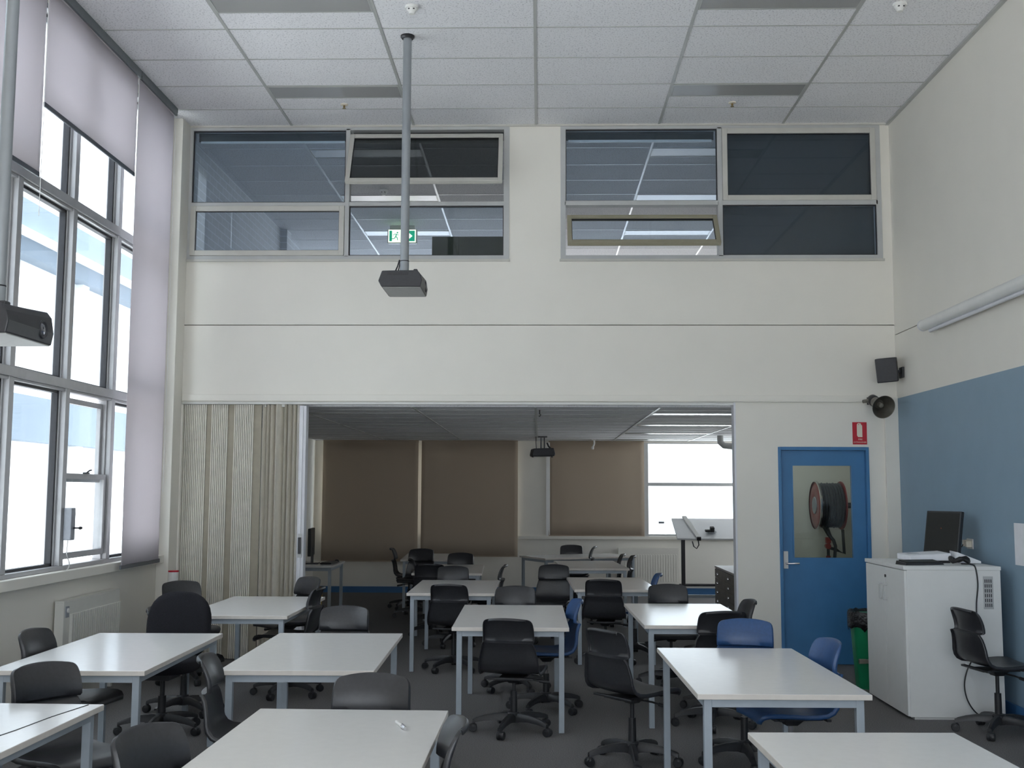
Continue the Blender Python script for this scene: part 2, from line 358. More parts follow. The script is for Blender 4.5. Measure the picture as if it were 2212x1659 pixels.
# the sliding sashes in the third bay, slightly open top and bottom
def sash(z0, z1, x, latch):
    y0, y1 = MY[1] + 0.04, MY[0] - 0.06
    s_ = obj('sash', MB().box(x, y0, z0, x + 0.035, y1, z0 + 0.045).box(x, y0, z1 - 0.04, x + 0.035, y1, z1).box(x, y0, z0 + 0.045, x + 0.035, y0 + 0.03, z1 - 0.04).box(x, y1 - 0.035, z0 + 0.045, x + 0.035, y1, z1 - 0.04), 'alu_left', win, bevel=0.002)
    obj('pane', bx(x + 0.014, y0 + 0.02, z0 + 0.03, x + 0.02, y1 - 0.02, z1 - 0.02), 'glass', s_)
    if latch: obj('latch', MB().box(x + 0.02, (y0 + y1) / 2 - 0.03, z1, x + 0.05, (y0 + y1) / 2 + 0.03, z1 + 0.012).tube([(x + 0.04, (y0 + y1) / 2, z1 + 0.01), (x + 0.05, (y0 + y1) / 2 + 0.03, z1 + 0.028), (x + 0.05, (y0 + y1) / 2 + 0.06, z1 + 0.03)], 0.006), 'steel_dark', s_)
sash(1.655, 2.30, -3.655, False)
sash(1.075, 1.72, -3.605, True)

# ------------------------------------------------------------------ outdoors
bd = thing('building', 'pale building with blue grey bands seen through the left windows', 'building', (-7.6, 12, 0))
obj('wall', MB().box(-1.5, -14, 0, 0, 20, 13.0), 'facade', bd)
obj('ledge', bx(0, -14, 5.2, 0.40, 20, 5.27), 'facade', bd)
for z0, z1 in ((2.3, 2.95), (4.95, 5.2), (5.27, 5.75)):
    obj('band', MB().box(0, -14, z0, 0.25, 20, z1), 'facade_band', bd)
for k in range(11):
    obj('pilaster', MB().box(0, -13 + 3.1 * k, 0, 0.12, -12.75 + 3.1 * k, 13.0), 'facade', bd)
gr = struct('ground_outside', MB().box(-20, -20, -0.5, -3.8, 45, -0.3).box(-3.8, FY + 0.4, -0.5, 30, 45, -0.3).box(5.0, -20, -0.5, 30, FY + 0.4, -0.3).box(-3.8, -20, -0.5, 5.0, -1.75, -0.3), 'ground')

# ------------------------------------------------------------------ internal clerestory windows
def frame_rect(mb, x0, z0, x1, z1, t, y0, y1, tb=None):
    tb = tb or t
    mb.box(x0, y0, z0, x0 + t, y1, z1).box(x1 - t, y0, z0, x1, y1, z1).box(x0 + t, y0, z0, x1 - t, y1, z0 + tb).box(x0 + t, y0, z1 - tb, x1 - t, y1, z1)
    return mb
def pane(parent, x0, z0, x1, z1, y, m='glass_in', name='pane'):
    g_ = obj('gasket', frame_rect(MB(), x0, z0, x1, z1, 0.009, y - 0.008, y + 0.008), 'gasket', parent)
    return obj(name, bx(x0 + 0.004, y - 0.003, z0 + 0.004, x1 - 0.004, y + 0.003, z1 - 0.004), m, parent)
def casement(parent, x0, z0, x1, z1, y, t=0.05, m='alu_sash', glass='glass_in', yin=0.045):
    s_ = obj('sash', frame_rect(MB(), x0, z0, x1, z1, t, y - yin, y), m, parent, bevel=0.003)
    pane(s_, x0 + t - 0.004, z0 + t - 0.004, x1 - t + 0.004, z1 - t + 0.004, y - yin * 0.4, glass)
    return s_
def awning(parent, x0, x1, zh, yh, length, ang, t, m, glass):
    # sash hinged along its top rail and pushed out into the room at the bottom
    s_ = obj('sash', frame_rect(MB(), x0, -length, x1, 0, t, -0.022, 0.022), m, parent, bevel=0.003)
    s_.location = (0, yh, zh); s_.rotation_euler = (R(-ang), 0, 0)
    pane(s_, x0 + t - 0.004, -length + t - 0.004, x1 - t + 0.004, -t + 0.004, 0.0, glass)
    obj('stay', MB().box(x0 + 0.002, 0.02, -0.32, x0 + 0.014, 0.03, -0.02).box(x1 - 0.014, 0.02, -0.32, x1 - 0.002, 0.03, -0.02), 'alu', s_)
    return s_
yF = EW + 0.02
w1 = struct('window_1', frame_rect(MB(), -3.470, 3.832, -0.298, 5.165, 0.055, EW - 0.006, EW + 0.09, 0.04).box(-1.905, EW - 0.006, 3.86, -1.862, EW + 0.09, 5.14).box(-3.42, EW - 0.006, 4.365, -1.9, EW + 0.09, 4.402).box(-1.87, EW - 0.006, 4.365, -0.35, EW + 0.09, 4.405), 'alu', bevel=0.002)
w1['label'] = 'left internal window high on the end wall'; w1['category'] = 'window'
obj('window_sill', bx(-3.49, EW - 0.025, 3.812, -0.29, EW + 0.02, 3.833), 'alu_sash', w1)
pane(w1, -3.415, 4.402, -1.905, 5.125, yF)
casement(w1, -3.418, 3.874, -1.908, 4.364, EW + 0.03)
pane(w1, -1.862, 3.872, -0.352, 4.365, yF)
awning(w1, -1.858, -0.36, 5.07, EW + 0.0, 0.62, 27, 0.042, 'alu_sash', 'glass_tint')
w2 = struct('window_2', frame_rect(MB(), 0.200, 3.832, 3.295, 5.165, 0.05, EW - 0.006, EW + 0.09, 0.04).box(1.722, EW - 0.006, 3.86, 1.768, EW + 0.09, 5.14).box(0.24, EW - 0.006, 4.366, 1.73, EW + 0.09, 4.410).box(1.76, EW - 0.006, 4.366, 3.26, EW + 0.09, 4.410), 'alu', bevel=0.002)
w2['label'] = 'right internal window high on the end wall, two panes dark'; w2['category'] = 'window'
obj('window_sill', bx(0.19, EW - 0.025, 3.812, 3.305, EW + 0.02, 3.833), 'alu_sash', w2)
pane(w2, 0.248, 4.408, 1.722, 5.125, yF)
casement(w2, 1.770, 4.410, 3.248, 5.124, EW + 0.03)
pane(w2, 1.768, 3.872, 3.247, 4.366, yF)
awning(w2, 0.262, 1.705, 4.245, EW - 0.03, 0.40, 36, 0.042, 'olive_sash', 'glass_in')
for x0, x1, nm in ((-3.40, -1.92, 'raised dark roller blind at the head of the left pane, left upper window'), (-1.85, -0.36, 'raised dark roller blind behind the tilted sash of the left upper window'), (0.26, 1.71, 'raised dark roller blind at the head of the right upper window')):
    t = thing('rolled_blind', nm, 'blind', ((x0 + x1) / 2, EW + 0.15, 5.0), 0, 'raised blinds of the upper windows')
    h = (x1 - x0) / 2
    obj('roll', MB().cyl((-h, 0, 0.13), (h, 0, 0.13), 0.028).box(-h, -0.02, 0.055, h, -0.015, 0.13), 'blind_dark', t, smooth=40)
    obj('bottom_bar', bx(-h + 0.02, -0.028, 0.035, h - 0.02, -0.008, 0.058), 'white', t)
t = thing('roller_blind', 'charcoal roller blind drawn down behind the two right panes of the right upper window', 'blind', (2.51, EW + 0.14, 3.80))
obj('fabric', bx(-0.78, 0, 0.0, 0.78, 0.002, 1.36), 'blind_dark', t)
obj('bottom_bar', bx(-0.78, -0.008, -0.02, 0.78, 0.01, 0.0), 'bar_dark', t)

# ------------------------------------------------------------------ upper room behind the internal windows
struct('floor_upper', bx(-3.75, EW + 0.12, 2.62, 3.6, 19.3, 2.78), 'carpet')
struct('wall_upper_left', MB().box(-3.75, EW + 0.12, 2.78, -3.56, 19.3, CZ).box(-3.56, 14.75, 2.78, -3.47, 15.0, CZ), 'brick')
struct('wall_upper_right', bx(3.45, EW + 0.12, 2.78, 3.6, 19.3, CZ), 'wall')
struct('wall_upper_far', MB().box(-3.75, 19.2, 2.6, 3.6, 19.32, 3.2).box(-3.75, 19.2, 5.05, 3.6, 19.32, 5.3).box(-3.75, 19.2, 3.2, -3.4, 19.32, 5.05).box(3.3, 19.2, 3.2, 3.6, 19.32, 5.05), 'wall')
t = thing('cupboard', 'tall dark olive cupboard top seen through the left upper window', 'cupboard', (-0.75, 13.75, 2.78))
obj('body', bx(-0.61, -0.15, 0, 0.75, 0.3, 2.015), 'olive', t, bevel=0.004)
obj('door', bx(-0.60, -0.168, 0.05, -0.27, -0.15, 2.0), 'olive', t, bevel=0.002)
obj('door', bx(-0.265, -0.168, 0.05, 0.74, -0.15, 2.0), 'olive', t, bevel=0.002)

# exit sign
t = thing('exit_sign', 'lit green exit sign with running figure and arrow, hanging in the upper room', 'sign', (-1.86, 14.54, 4.916))
obj('housing', MB().box(-0.20, 0, 0.012, 0.20, 0.09, 0.205).box(-0.17, 0.01, 0.205, 0.17, 0.08, 0.258), 'alu_sash', t, bevel=0.008)
obj('lit_border', bx(-0.185, -0.004, 0.022, 0.185, 0.0, 0.195), 'sign_lit', t)
obj('green_panel', bx(-0.172, -0.006, 0.036, 0.172, -0.004, 0.182), 'sign_green', t)
obj('white_door', bx(-0.135, -0.008, 0.036, -0.015, -0.006, 0.182), 'sign_lit', t)
arrow = [(0.02, 0.085), (0.055, 0.085), (0.055, 0.055), (0.085, 0.06), (0.140, 0.108), (0.085, 0.158), (0.055, 0.163), (0.055, 0.132), (0.02, 0.132)]
obj('arrow', MB().prism(arrow, 'y', -0.008, -0.006), 'sign_lit', t)
man = MB()
def stroke(a, b, wd):
    a, b = Vector((a[0], a[1])), Vector((b[0], b[1])); d = (b - a).normalized(); n_ = Vector((-d.y, d.x)) * wd / 2
    man.prism([tuple(a + n_), tuple(a - n_), tuple(b - n_), tuple(b + n_)], 'y', -0.0105, -0.008)
for a, b, wd in (((-0.075, 0.135), (-0.085, 0.100), 0.016), ((-0.085, 0.100), (-0.062, 0.082), 0.012), ((-0.062, 0.082), (-0.060, 0.050), 0.011), ((-0.085, 0.100), (-0.105, 0.072), 0.012), ((-0.105, 0.072), (-0.155, 0.070), 0.011), ((-0.075, 0.135), (-0.105, 0.135), 0.009), ((-0.105, 0.135), (-0.118, 0.115), 0.009), ((-0.075, 0.132), (-0.045, 0.118), 0.009)):
    stroke(a, b, wd)
man.lathe([(0.0001, -0.0105), (0.012, -0.0105), (0.012, -0.008), (0.0001, -0.008)], (-0.062, 0, 0.153), (0, 1, 0), 14)
obj('running_figure', man, 'sign_green', t)

# ------------------------------------------------------------------ ceiling lights, detectors, sprinklers
def light_box(label, x, y, z, m, group, wx=1.176, wy=0.29):
    t = thing('ceiling_light', label, 'ceiling light', (x, y, z), 0, group)
    obj('frame', frame_rect(MB(), -wx / 2, -wy / 2, wx / 2, wy / 2, 0.012, 0, 0.01).bm and MB().box(-wx / 2, -wy / 2, -0.008, wx / 2, -wy / 2 + 0.012, 0).box(-wx / 2, wy / 2 - 0.012, -0.008, wx / 2, wy / 2, 0).box(-wx / 2, -wy / 2 + 0.012, -0.008, -wx / 2 + 0.012, wy / 2 - 0.012, 0).box(wx / 2 - 0.012, -wy / 2 + 0.012, -0.008, wx / 2, wy / 2 - 0.012, 0), 'tbar', t)
    obj('diffuser', bx(-wx / 2 + 0.012, -wy / 2 + 0.012, -0.005, wx / 2 - 0.012, wy / 2 - 0.012, 0.001), m, t)
    return t
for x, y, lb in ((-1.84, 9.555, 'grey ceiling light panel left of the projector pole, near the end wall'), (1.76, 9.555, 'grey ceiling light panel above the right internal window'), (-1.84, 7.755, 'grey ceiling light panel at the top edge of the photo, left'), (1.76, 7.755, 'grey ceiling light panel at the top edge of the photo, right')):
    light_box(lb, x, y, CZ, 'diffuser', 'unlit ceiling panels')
k = 0
for y in (11.36, 13.16, 14.99):
    light_box(('ceiling panel nearest the glass', 'second ceiling panel', 'ceiling panel behind the exit sign')[k] + ' in the upper room, seen through the left upper window', -1.84, y, CZ, 'diffuser_bright', 'upper room ceiling panels')
    light_box(('ceiling panel nearest the glass', 'second ceiling panel', 'third ceiling panel from the glass')[k] + ' in the upper room, seen through the right upper window', 1.76, y, CZ, 'diffuser_bright' if k == 1 else 'diffuser_dark', 'upper room ceiling panels')
    k += 1
k = 0
ordn = ('nearest', 'second', 'third', 'farthest')
for y in (11.5, 13.4, 15.3, 17.1):
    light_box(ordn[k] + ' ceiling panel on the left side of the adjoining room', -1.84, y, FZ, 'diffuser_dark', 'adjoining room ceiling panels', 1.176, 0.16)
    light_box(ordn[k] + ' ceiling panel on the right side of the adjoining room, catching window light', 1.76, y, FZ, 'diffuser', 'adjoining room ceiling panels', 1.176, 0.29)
    k += 1
for x, y, lb in ((-0.951, 7.82, 'white smoke detector on the ceiling above the projector pole'), (2.64, 7.836, 'white smoke detector at the top right of the ceiling'), (-1.865, 12.8, 'round white detector on the upper room ceiling')):
    t = thing('smoke_detector', lb, 'smoke detector', (x, y, CZ), 0, 'smoke detectors')
    obj('base', MB().lathe([(0.05, 0), (0.052, -0.012), (0.048, -0.02)]), 'white', t, smooth=40)
    obj('dome', MB().lathe([(0.042, -0.018), (0.040, -0.03), (0.028, -0.045), (0.022, -0.06), (0.001, -0.064)]), 'white', t, smooth=50)
    obj('slot', MB().cbox((0.018, -0.034, -0.032), (0.012, 0.012, 0.006)).cbox((-0.018, -0.034, -0.032), (0.012, 0.012, 0.006)), 'plastic', t)
for x, lb in ((-1.82, 'brass sprinkler head on the ceiling behind the left light panel'), (1.77, 'brass sprinkler head on the ceiling behind the right light panel')):
    t = thing('sprinkler', lb, 'sprinkler', (x, 9.88, CZ), 0, 'sprinkler heads')
    obj('rosette', MB().lathe([(0.036, 0), (0.032, -0.008), (0.014, -0.011)]), 'sign_white', t, smooth=40)
    obj('head', MB().lathe([(0.010, -0.008), (0.010, -0.025), (0.005, -0.03), (0.016, -0.036), (0.016, -0.040)]), 'brass', t, smooth=40)

# ------------------------------------------------------------------ left blinds
def left_blind(label, y0, y1, zb, x=-3.44):
    t = thing('roller_blind', label, 'blind', (x, (y0 + y1) / 2, zb), 0, 'lilac roller blinds on the left windows')
    h = (y1 - y0) / 2
    g = MB(); n = 40
    rows = []
    for j, z in enumerate((0.0, 0.3, 0.8, 1.6, 2.6, 3.4, 5.10 - zb) if 5.1 - zb > 3.5 else (0.0, 0.2, 0.4, 0.6, 5.10 - zb)):
        rows.append([(0.006 * math.sin(5.1 * i / n * 2 + zb) * (1 if z < 0.7 else 0.5), -h + 2 * h * i / n, z) for i in range(n + 1)])
    g.loft(rows, cap=False, close=False)
    obj('fabric', g, 'blind', t, smooth=60, solid=0.0015)
    obj('bottom_bar', MB().box(-0.007, -h - 0.006, -0.03, 0.007, h + 0.006, 0.004), 'bar_dark', t, bevel=0.003)
    obj('roller', MB().cyl((-0.02, -h, 5.115 - zb), (-0.02, h, 5.115 - zb), 0.022), 'blind', t, smooth=40)
    obj('head_rail', MB().box(-0.05, -h - 0.01, 5.135 - zb, 0.03, h + 0.01, 5.172 - zb).box(0.012, -h, 5.10 - zb, 0.03, h, 5.135 - zb), 'rail', t)
    obj('chain', MB().tube([(0.01, h + 0.012, 5.1 - zb), (0.012, h + 0.012, (5.1 - zb) * 0.5), (0.01, h + 0.012, -0.3 if zb > 2 else 0.6)], 0.0025, 6), 'white', t)
    return t
left_blind('lilac roller blind at the left edge of the photo, lowered to the top transom', 5.55, 7.285, 3.76)
left_blind('half lowered lilac roller blind with daylight below its dark bar', 7.325, 9.02, 4.27)
left_blind('long lilac roller blind reaching the sill beside the corner column', 9.05, 9.97, 0.975)

t = thing('window_winder', 'grey winder box mounted on a mullion of the left windows', 'window winder', (-3.545, 8.21, 1.22))
obj('case', MB().box(0, -0.045, 0, 0.06, 0.03, 0.24), 'grey_box', t, bevel=0.006)
obj('crank', MB().tube([(0.06, 0.0, 0.09), (0.085, 0.0, 0.09), (0.085, 0.06, 0.088)], 0.007).lathe([(0.012, 0), (0.012, 0.02)], (0.085, 0.055, 0.088), (0, 1, 0), 10), 'steel_dark', t)
obj('flap', MB().prism([(0.02, 0.10), (0.055, 0.20), (0.02, 0.23)], 'x', 0.02, 0.05), 'grey_box', t)
tag(obj('cord', MB().tube(cr([(-3.52, 8.20, 1.22), (-3.52, 8.19, 1.12), (-3.515, 8.23, 1.05), (-3.52, 8.22, 1.005), (-3.515, 8.19, 1.003)]), 0.004, 6), 'white'), 'thin white cord hanging from the grey winder box', 'cord')

# radiators
def radiator(label, along, loc, L, H, m='radiator', badge=True, rib=0.024):
    t = thing('radiator', label, 'radiator', loc)
    g = MB(); n = int(L / 0.040)
    def B(a0, d0, z0, a1, d1, z1):
        if along == 'y': g.box(d0, a0, z0, d1, a1, z1)
        else: g.box(a0, -d1, z0, a1, -d0, z1)
    B(0, 0.0, 0, L, 0.07, H)
    for i in range(n):
        a = 0.10 + i * 0.040
        if a + 0.02 < L - 0.01: B(a, 0.07, 0.04, a + 0.022, 0.07 + rib, H - 0.09)
    obj('panel', g, m, t, bevel=0.003)
    g = MB(); B(0, 0, H, L, 0.07, H + 0.012); obj('top_grille', g, m, t)
    g = MB(); B(0.04, 0.02, -0.16, 0.07, 0.05, 0); B(L - 0.07, 0.02, -0.16, L - 0.04, 0.05, 0); obj('foot', g, m, t)
    if badge:
        g = MB(); B(0.025, 0.07, H - 0.11, 0.075, 0.078, H - 0.03); obj('badge', g, 'grey_box', t)
        obj('dial', MB().lathe([(0.018, 0), (0.016, 0.01)], (0.078, 0.05, H - 0.06), (1, 0, 0), 16), 'white', t)
    return t
radiator('white ribbed panel radiator on the wall under the left windows', 'y', (-3.545, 8.08, 0.16), 1.07, 0.61)
radiator('pale panel radiator under the brown blind on the far wall', 'x', (1.24, FY - 0.02, 0.16), 0.95, 0.55, 'wall', False, 0.004)
t = thing('storage_tube', 'white upright tube with a red rim in the left corner behind the chairs', 'tube', (-3.33, 10.05, 0))
obj('body', MB().cyl((0, 0, 0), (0, 0, 0.855), 0.046, n=24), 'white', t, smooth=40)
obj('rim', MB().cyl((0, 0, 0.855), (0, 0, 0.868), 0.047, n=24), 'red', t, smooth=40)

# ------------------------------------------------------------------ folding partition
t = thing('folding_partition', 'cream pleated folding partition drawn back at the left of the opening', 'partition', (-3.46, EW + 0.06, 0))
ZT = 2.42
def zig(x0, x1, n, dep, y=0.0):
    return [(x0 + (x1 - x0) * i / n, y + (dep if i % 2 else -dep)) for i in range(n + 1)]
def sheet(name, pl, m, z0=0.015, z1=ZT, solid=0.004):
    return obj(name, MB().loft([[(x, y, z0) for x, y in pl], [(x, y, z1) for x, y in pl]], cap=False, close=False), m, t, solid=solid)
obj('side_channel', bx(0, -0.07, 0, 0.03, 0.05, ZT), 'wall', t, bevel=0.003)
def ribs(x0, x1, n, d=0.024):
    p = (x1 - x0) / n; out = []
    for i in range(n):
        x = x0 + i * p; out += [(x, d), (x + p * .08, -d + .004), (x + p * .22, -d), (x + p * .56, -d), (x + p * .70, -d + .004), (x + p * .78, d)]
    return out + [(x1, d)]
for x0, x1, n, xe in ((0.035, 0.250, 12, 0.300), (0.295, 0.458, 9, 0.520), (0.515, 0.708, 11, 0.778)):
    sheet('pleats', ribs(x0, x1, n), 'pleat', solid=0.002)
    sheet('hinge_strip', [(x1 - .002, -0.006), (xe, -0.004)], 'pleat_gap')
sheet('loose_folds', [(0.78, 0.03), (0.80, -0.05), (0.825, 0.04), (0.845, -0.06), (0.862, 0.03), (0.88, -0.065), (0.90, 0.04), (0.945, -0.085), (0.985, 0.05), (1.015, -0.07), (1.03, 0.03), (1.05, -0.07), (1.075, 0.04), (1.095, -0.06), (1.115, 0.03), (1.135, -0.05), (1.16, 0.0)], 'pleat', solid=0.006)
lp = obj('lead_post', MB().box(1.155, -0.055, 0.01, 1.222, 0.055, ZT - 0.01).box(1.165, -0.065, 0.01, 1.195, -0.055, ZT - 0.01), 'post', t, bevel=0.004)
obj('pull_handle', MB().box(1.172, -0.079, 1.00, 1.200, -0.065, 1.155), 'steel_dark', lp, bevel=0.003)
obj('lock_plate', MB().box(1.166, -0.069, 0.965, 1.206, -0.0645, 1.19), 'alu', lp)
for x in (0.79, 0.97): obj('carrier', bx(x, -0.015, ZT - 0.02, x + 0.03, 0.015, 2.432), 'white', t)

# ------------------------------------------------------------------ blue door with glazed panel
d = struct('door_1', MB().box(2.253, EW - 0.012, 0, 2.281, EW + 0.12, 2.025).box(3.076, EW - 0.012, 0, 3.105, EW + 0.12, 2.025).box(2.281, EW - 0.012, 1.995, 3.076, EW + 0.12, 2.025), 'door', bevel=0.002)
d['label'] = 'blue door with a tall glazed panel at the right of the end wall'; d['category'] = 'door'
yl = EW + 0.035
obj('door_leaf', MB().box(2.283, yl, 0.006, 2.385, yl + 0.04, 1.993).box(2.96, yl, 0.006, 3.074, yl + 0.04, 1.993).box(2.385, yl, 0.006, 2.96, yl + 0.04, 0.975).box(2.385, yl, 1.862, 2.96, yl + 0.04, 1.993), 'door', d)
obj('glazing_bead', frame_rect(MB(), 2.385, 0.975, 2.96, 1.862, 0.012, yl - 0.004, yl + 0.044), 'door', d)
obj('pane', bx(2.392, yl + 0.018, 0.98, 2.955, yl + 0.023, 1.857), 'glass_door', d)
h = obj('handle_plate', bx(2.294, yl - 0.008, 0.885, 2.337, yl, 1.047), 'white', d, bevel=0.003)
obj('lever', MB().tube([(2.315, yl - 0.005, 0.935), (2.315, yl - 0.05, 0.935), (2.33, yl - 0.056, 0.935), (2.43, yl - 0.056, 0.935)], 0.009, 10), 'chrome', h, smooth=50)
# corridor behind the door
struct('wall_corridor', MB().box(2.12, EW + 0.12, 0, 2.16, 12.1, FZ).box(2.16, 12.0, 0, 3.5, 12.1, FZ).box(3.36, EW + 0.12, 0, 3.5, 12.0, FZ), 'wall')
l = bpy.data.lights.new('corridor_fill', 'AREA'); l.shape = 'RECTANGLE'; l.size = 0.3; l.size_y = 1.0; l.energy = 0.8; l.color = (0.95, 1, 1)  # added fill light without a fixture, brightens the corridor behind the glass
o = bpy.data.objects.new('corridor_fill', l); COL.objects.link(o); o.location = (2.55, 11.2, FZ - 0.03)
t = thing('hose_reel', 'fire hose reel with red disc seen through the door glass', 'hose reel', (3.36, 11.62, 1.465))
obj('disc', MB().lathe([(0.001, 0.012), (0.07, 0.012), (0.09, 0.0), (0.20, 0.0), (0.245, 0.012), (0.252, 0.02), (0.245, 0.026), (0.001, 0.026)], (-0.49, 0, 0), (1, 0, 0), 48), 'reel_red', t, smooth=40)
obj('rim', MB().lathe([(0.246, -0.002), (0.256, 0.006), (0.256, 0.022), (0.246, 0.028)], (-0.49, 0, 0), (1, 0, 0), 48, cap=False), 'chrome', t, smooth=50)
obj('hub', MB().lathe([(0.001, -0.012), (0.085, -0.008), (0.095, 0.006), (0.095, 0.014)], (-0.49, 0, 0), (1, 0, 0), 32), 'grey_box', t, smooth=40)
g = MB()
for kx in range(8):
    x = -0.445 + kx * 0.029
    g.lathe([(0.19, -0.015), (0.215, -0.014), (0.232 + 0.004 * (kx % 2), 0), (0.215, 0.014), (0.19, 0.015)], (x, 0, 0), (1, 0, 0), 40)
obj('hose_coil', g, 'hose', t, smooth=60)
obj('back_disc', MB().lathe([(0.001, 0), (0.25, 0.0), (0.25, 0.012), (0.001, 0.012)], (-0.225, 0, 0), (1, 0, 0), 48), 'reel_red', t, smooth=40)
obj('bracket', MB().cyl((-0.22, 0, 0), (0, 0, 0), 0.03).box(-0.02, -0.1, -0.15, 0, 0.1, 0.15), 'steel_dark', t)
obj('pipe', MB().tube([(-0.40, 0.0, -0.22), (-0.36, -0.02, -0.30), (-0.31, -0.03, -0.36), (-0.29, -0.02, -0.42), (-0.30, 0, -0.6)], 0.018).tube([(-0.37, 0.0, -0.22), (-0.33, 0.01, -0.32), (-0.36, 0, -0.42), (-0.36, 0, -1.45)], 0.016).tube([(-0.2, 0.02, -0.25), (-0.19, 0.02, -0.5), (-0.27, 0.02, -0.46), (-0.34, 0.02, -0.44)], 0.016), 'hose', t, smooth=60)
obj('valve', MB().lathe([(0.03, 0), (0.03, 0.05)], (-0.37, -0.05, -0.42), (0, 1, 0), 14).cbox((-0.36, 0, -0.36), (0.05, 0.05, 0.06)).cyl((-0.36, 0, -0.52), (-0.36, 0, -0.62), 0.024), 'reel_red', t, smooth=40)

# fire extinguisher sign
t = thing('fire_sign', 'red FIRE EXTINGUISHER sign above the blue door', 'sign', (3.026, EW, 2.156))
obj('plate', bx(-0.067, -0.003, -0.105, 0.067, 0, 0.105), 'red', t)
ext = [(-0.026, 0.082), (-0.026, -0.02), (-0.016, -0.036), (0.024, -0.036), (0.024, 0.072), (0.012, 0.086), (0.012, 0.094), (-0.010, 0.098), (-0.020, 0.092)]
obj('extinguisher_symbol', MB().prism(ext, 'y', -0.0045, -0.003), 'sign_white', t)
obj('symbol_hole', MB().prism([(-0.012, 0.078), (-0.002, 0.088), (-0.012, 0.088)], 'y', -0.0055, -0.0045), 'red', t)
text('lettering', 'FIRE', 0.022, 'sign_white', t, (0.004, -0.0042, -0.058), (R(90), 0, 0))
text('lettering', 'EXTINGUISHER', 0.0175, 'sign_white', t, (0.0, -0.0042, -0.085), (R(90), 0, 0))

# ------------------------------------------------------------------ speakers in the right corner
t = thing('loudspeaker', 'small black box loudspeaker on a wall bracket in the right corner', 'loudspeaker', (3.228, 10.28, 2.622), 0)
sp = MB()
ring = lambda z, s: [(-0.105 * s, -0.06 * s, z), (0.085 * s, -0.085 * s, z), (0.112 * s, -0.03, z), (0.085 * s, 0.10, z), (-0.03 * s, 0.11, z)]
sp.loft([ring(0.0, 0.93), ring(0.01, 0.97), ring(0.215, 1.0), ring(0.225, 0.97)])
c = obj('cabinet', sp, 'proj', t, bevel=0.005); c.rotation_euler = (R(6), R(-6), R(0))
obj('badge', MB().prism([(-0.045, 0.125), (-0.03, 0.125), (-0.034, 0.140), (-0.041, 0.140)], 'y', -0.082, -0.078), 'sign_white', t)
obj('bracket', MB().box(0.09, 0.0, 0.09, 0.135, 0.03, 0.115).box(0.135, -0.05, 0.04, XR - 3.228 - 0.001, 0.05, 0.14), 'proj', t, bevel=0.003)
t = thing('horn_speaker', 'weathered grey horn loudspeaker pointing down in the right corner', 'horn loudspeaker', (3.135, 10.08, 2.375))
ax = Vector((0.13, -0.92, -0.34)).normalized()
hr = MB()
hr.lathe([(0.104, 0.0), (0.108, 0.004), (0.104, -0.004), (0.085, -0.03), (0.062, -0.07), (0.048, -0.13), (0.045, -0.19)], (0, 0, 0), ax, 36, cap=False)
obj('horn', hr, 'horn', t, smooth=60)
obj('horn_inner', MB().lathe([(0.103, 0.001), (0.082, -0.03), (0.058, -0.07), (0.042, -0.10), (0.001, -0.10)], (0, 0, 0), ax, 36, cap=False), 'horn_in', t, smooth=60)
obj('phase_plug', MB().lathe([(0.020, -0.10), (0.022, -0.05), (0.018, -0.045), (0.001, -0.044)], (0, 0, 0), ax, 20), 'horn', t, smooth=50)
obj('driver', MB().lathe([(0.046, -0.18), (0.052, -0.19), (0.052, -0.245), (0.044, -0.26), (0.001, -0.262)], (0, 0, 0), ax, 28), 'steel_dark', t, smooth=40)
dr = ax * -0.22
obj('knob', MB().cyl(dr + Vector((-0.04, 0, 0)), dr + Vector((-0.10, -0.01, -0.01)), 0.016), 'horn', t, smooth=40)
obj('bracket', MB().tube([dr, dr + Vector((0.02, 0.09, 0.0)), (0.0, EW - 0.022 - 10.08, 0.085)], 0.011).box(-0.04, EW - 0.034 - 10.08, 0.05, 0.05, EW - 0.024 - 10.08, 0.12), 'steel_dark', t)

# ------------------------------------------------------------------ rolled projection screen on the right wall
t = thing('projection_screen', 'long white rolled-up projection screen case on the right wall', 'projection screen', (3.31, 7.4, 3.035))
obj('case', MB().cyl((0, -2.6, 0), (0, 2.08, 0), 0.048, n=28), 'white', t, smooth=40)
obj('end_cap', MB().lathe([(0.05, 2.075), (0.05, 2.095), (0.04, 2.102)], (0, 0, 0), (0, 1, 0), 28), 'post', t, smooth=40)
obj('bottom_bar', MB().cyl((0.012, -2.58, -0.062), (0.012, 1.96, -0.062), 0.0145, n=14).box(0.006, -2.56, -0.05, 0.018, 1.94, -0.03), 'post', t, smooth=40)
obj('bracket', MB().box(0.02, -2.0, -0.02, XR - 3.312, -1.94, 0.05).box(0.02, 1.7, -0.02, XR - 3.312, 1.76, 0.05), 'white', t)

tag(obj('notice_paper', bx(XR - 0.004, 7.2, 1.09, XR, 7.985, 1.385), 'paper'), 'white sheet of paper on the blue wall at the right edge', 'paper')

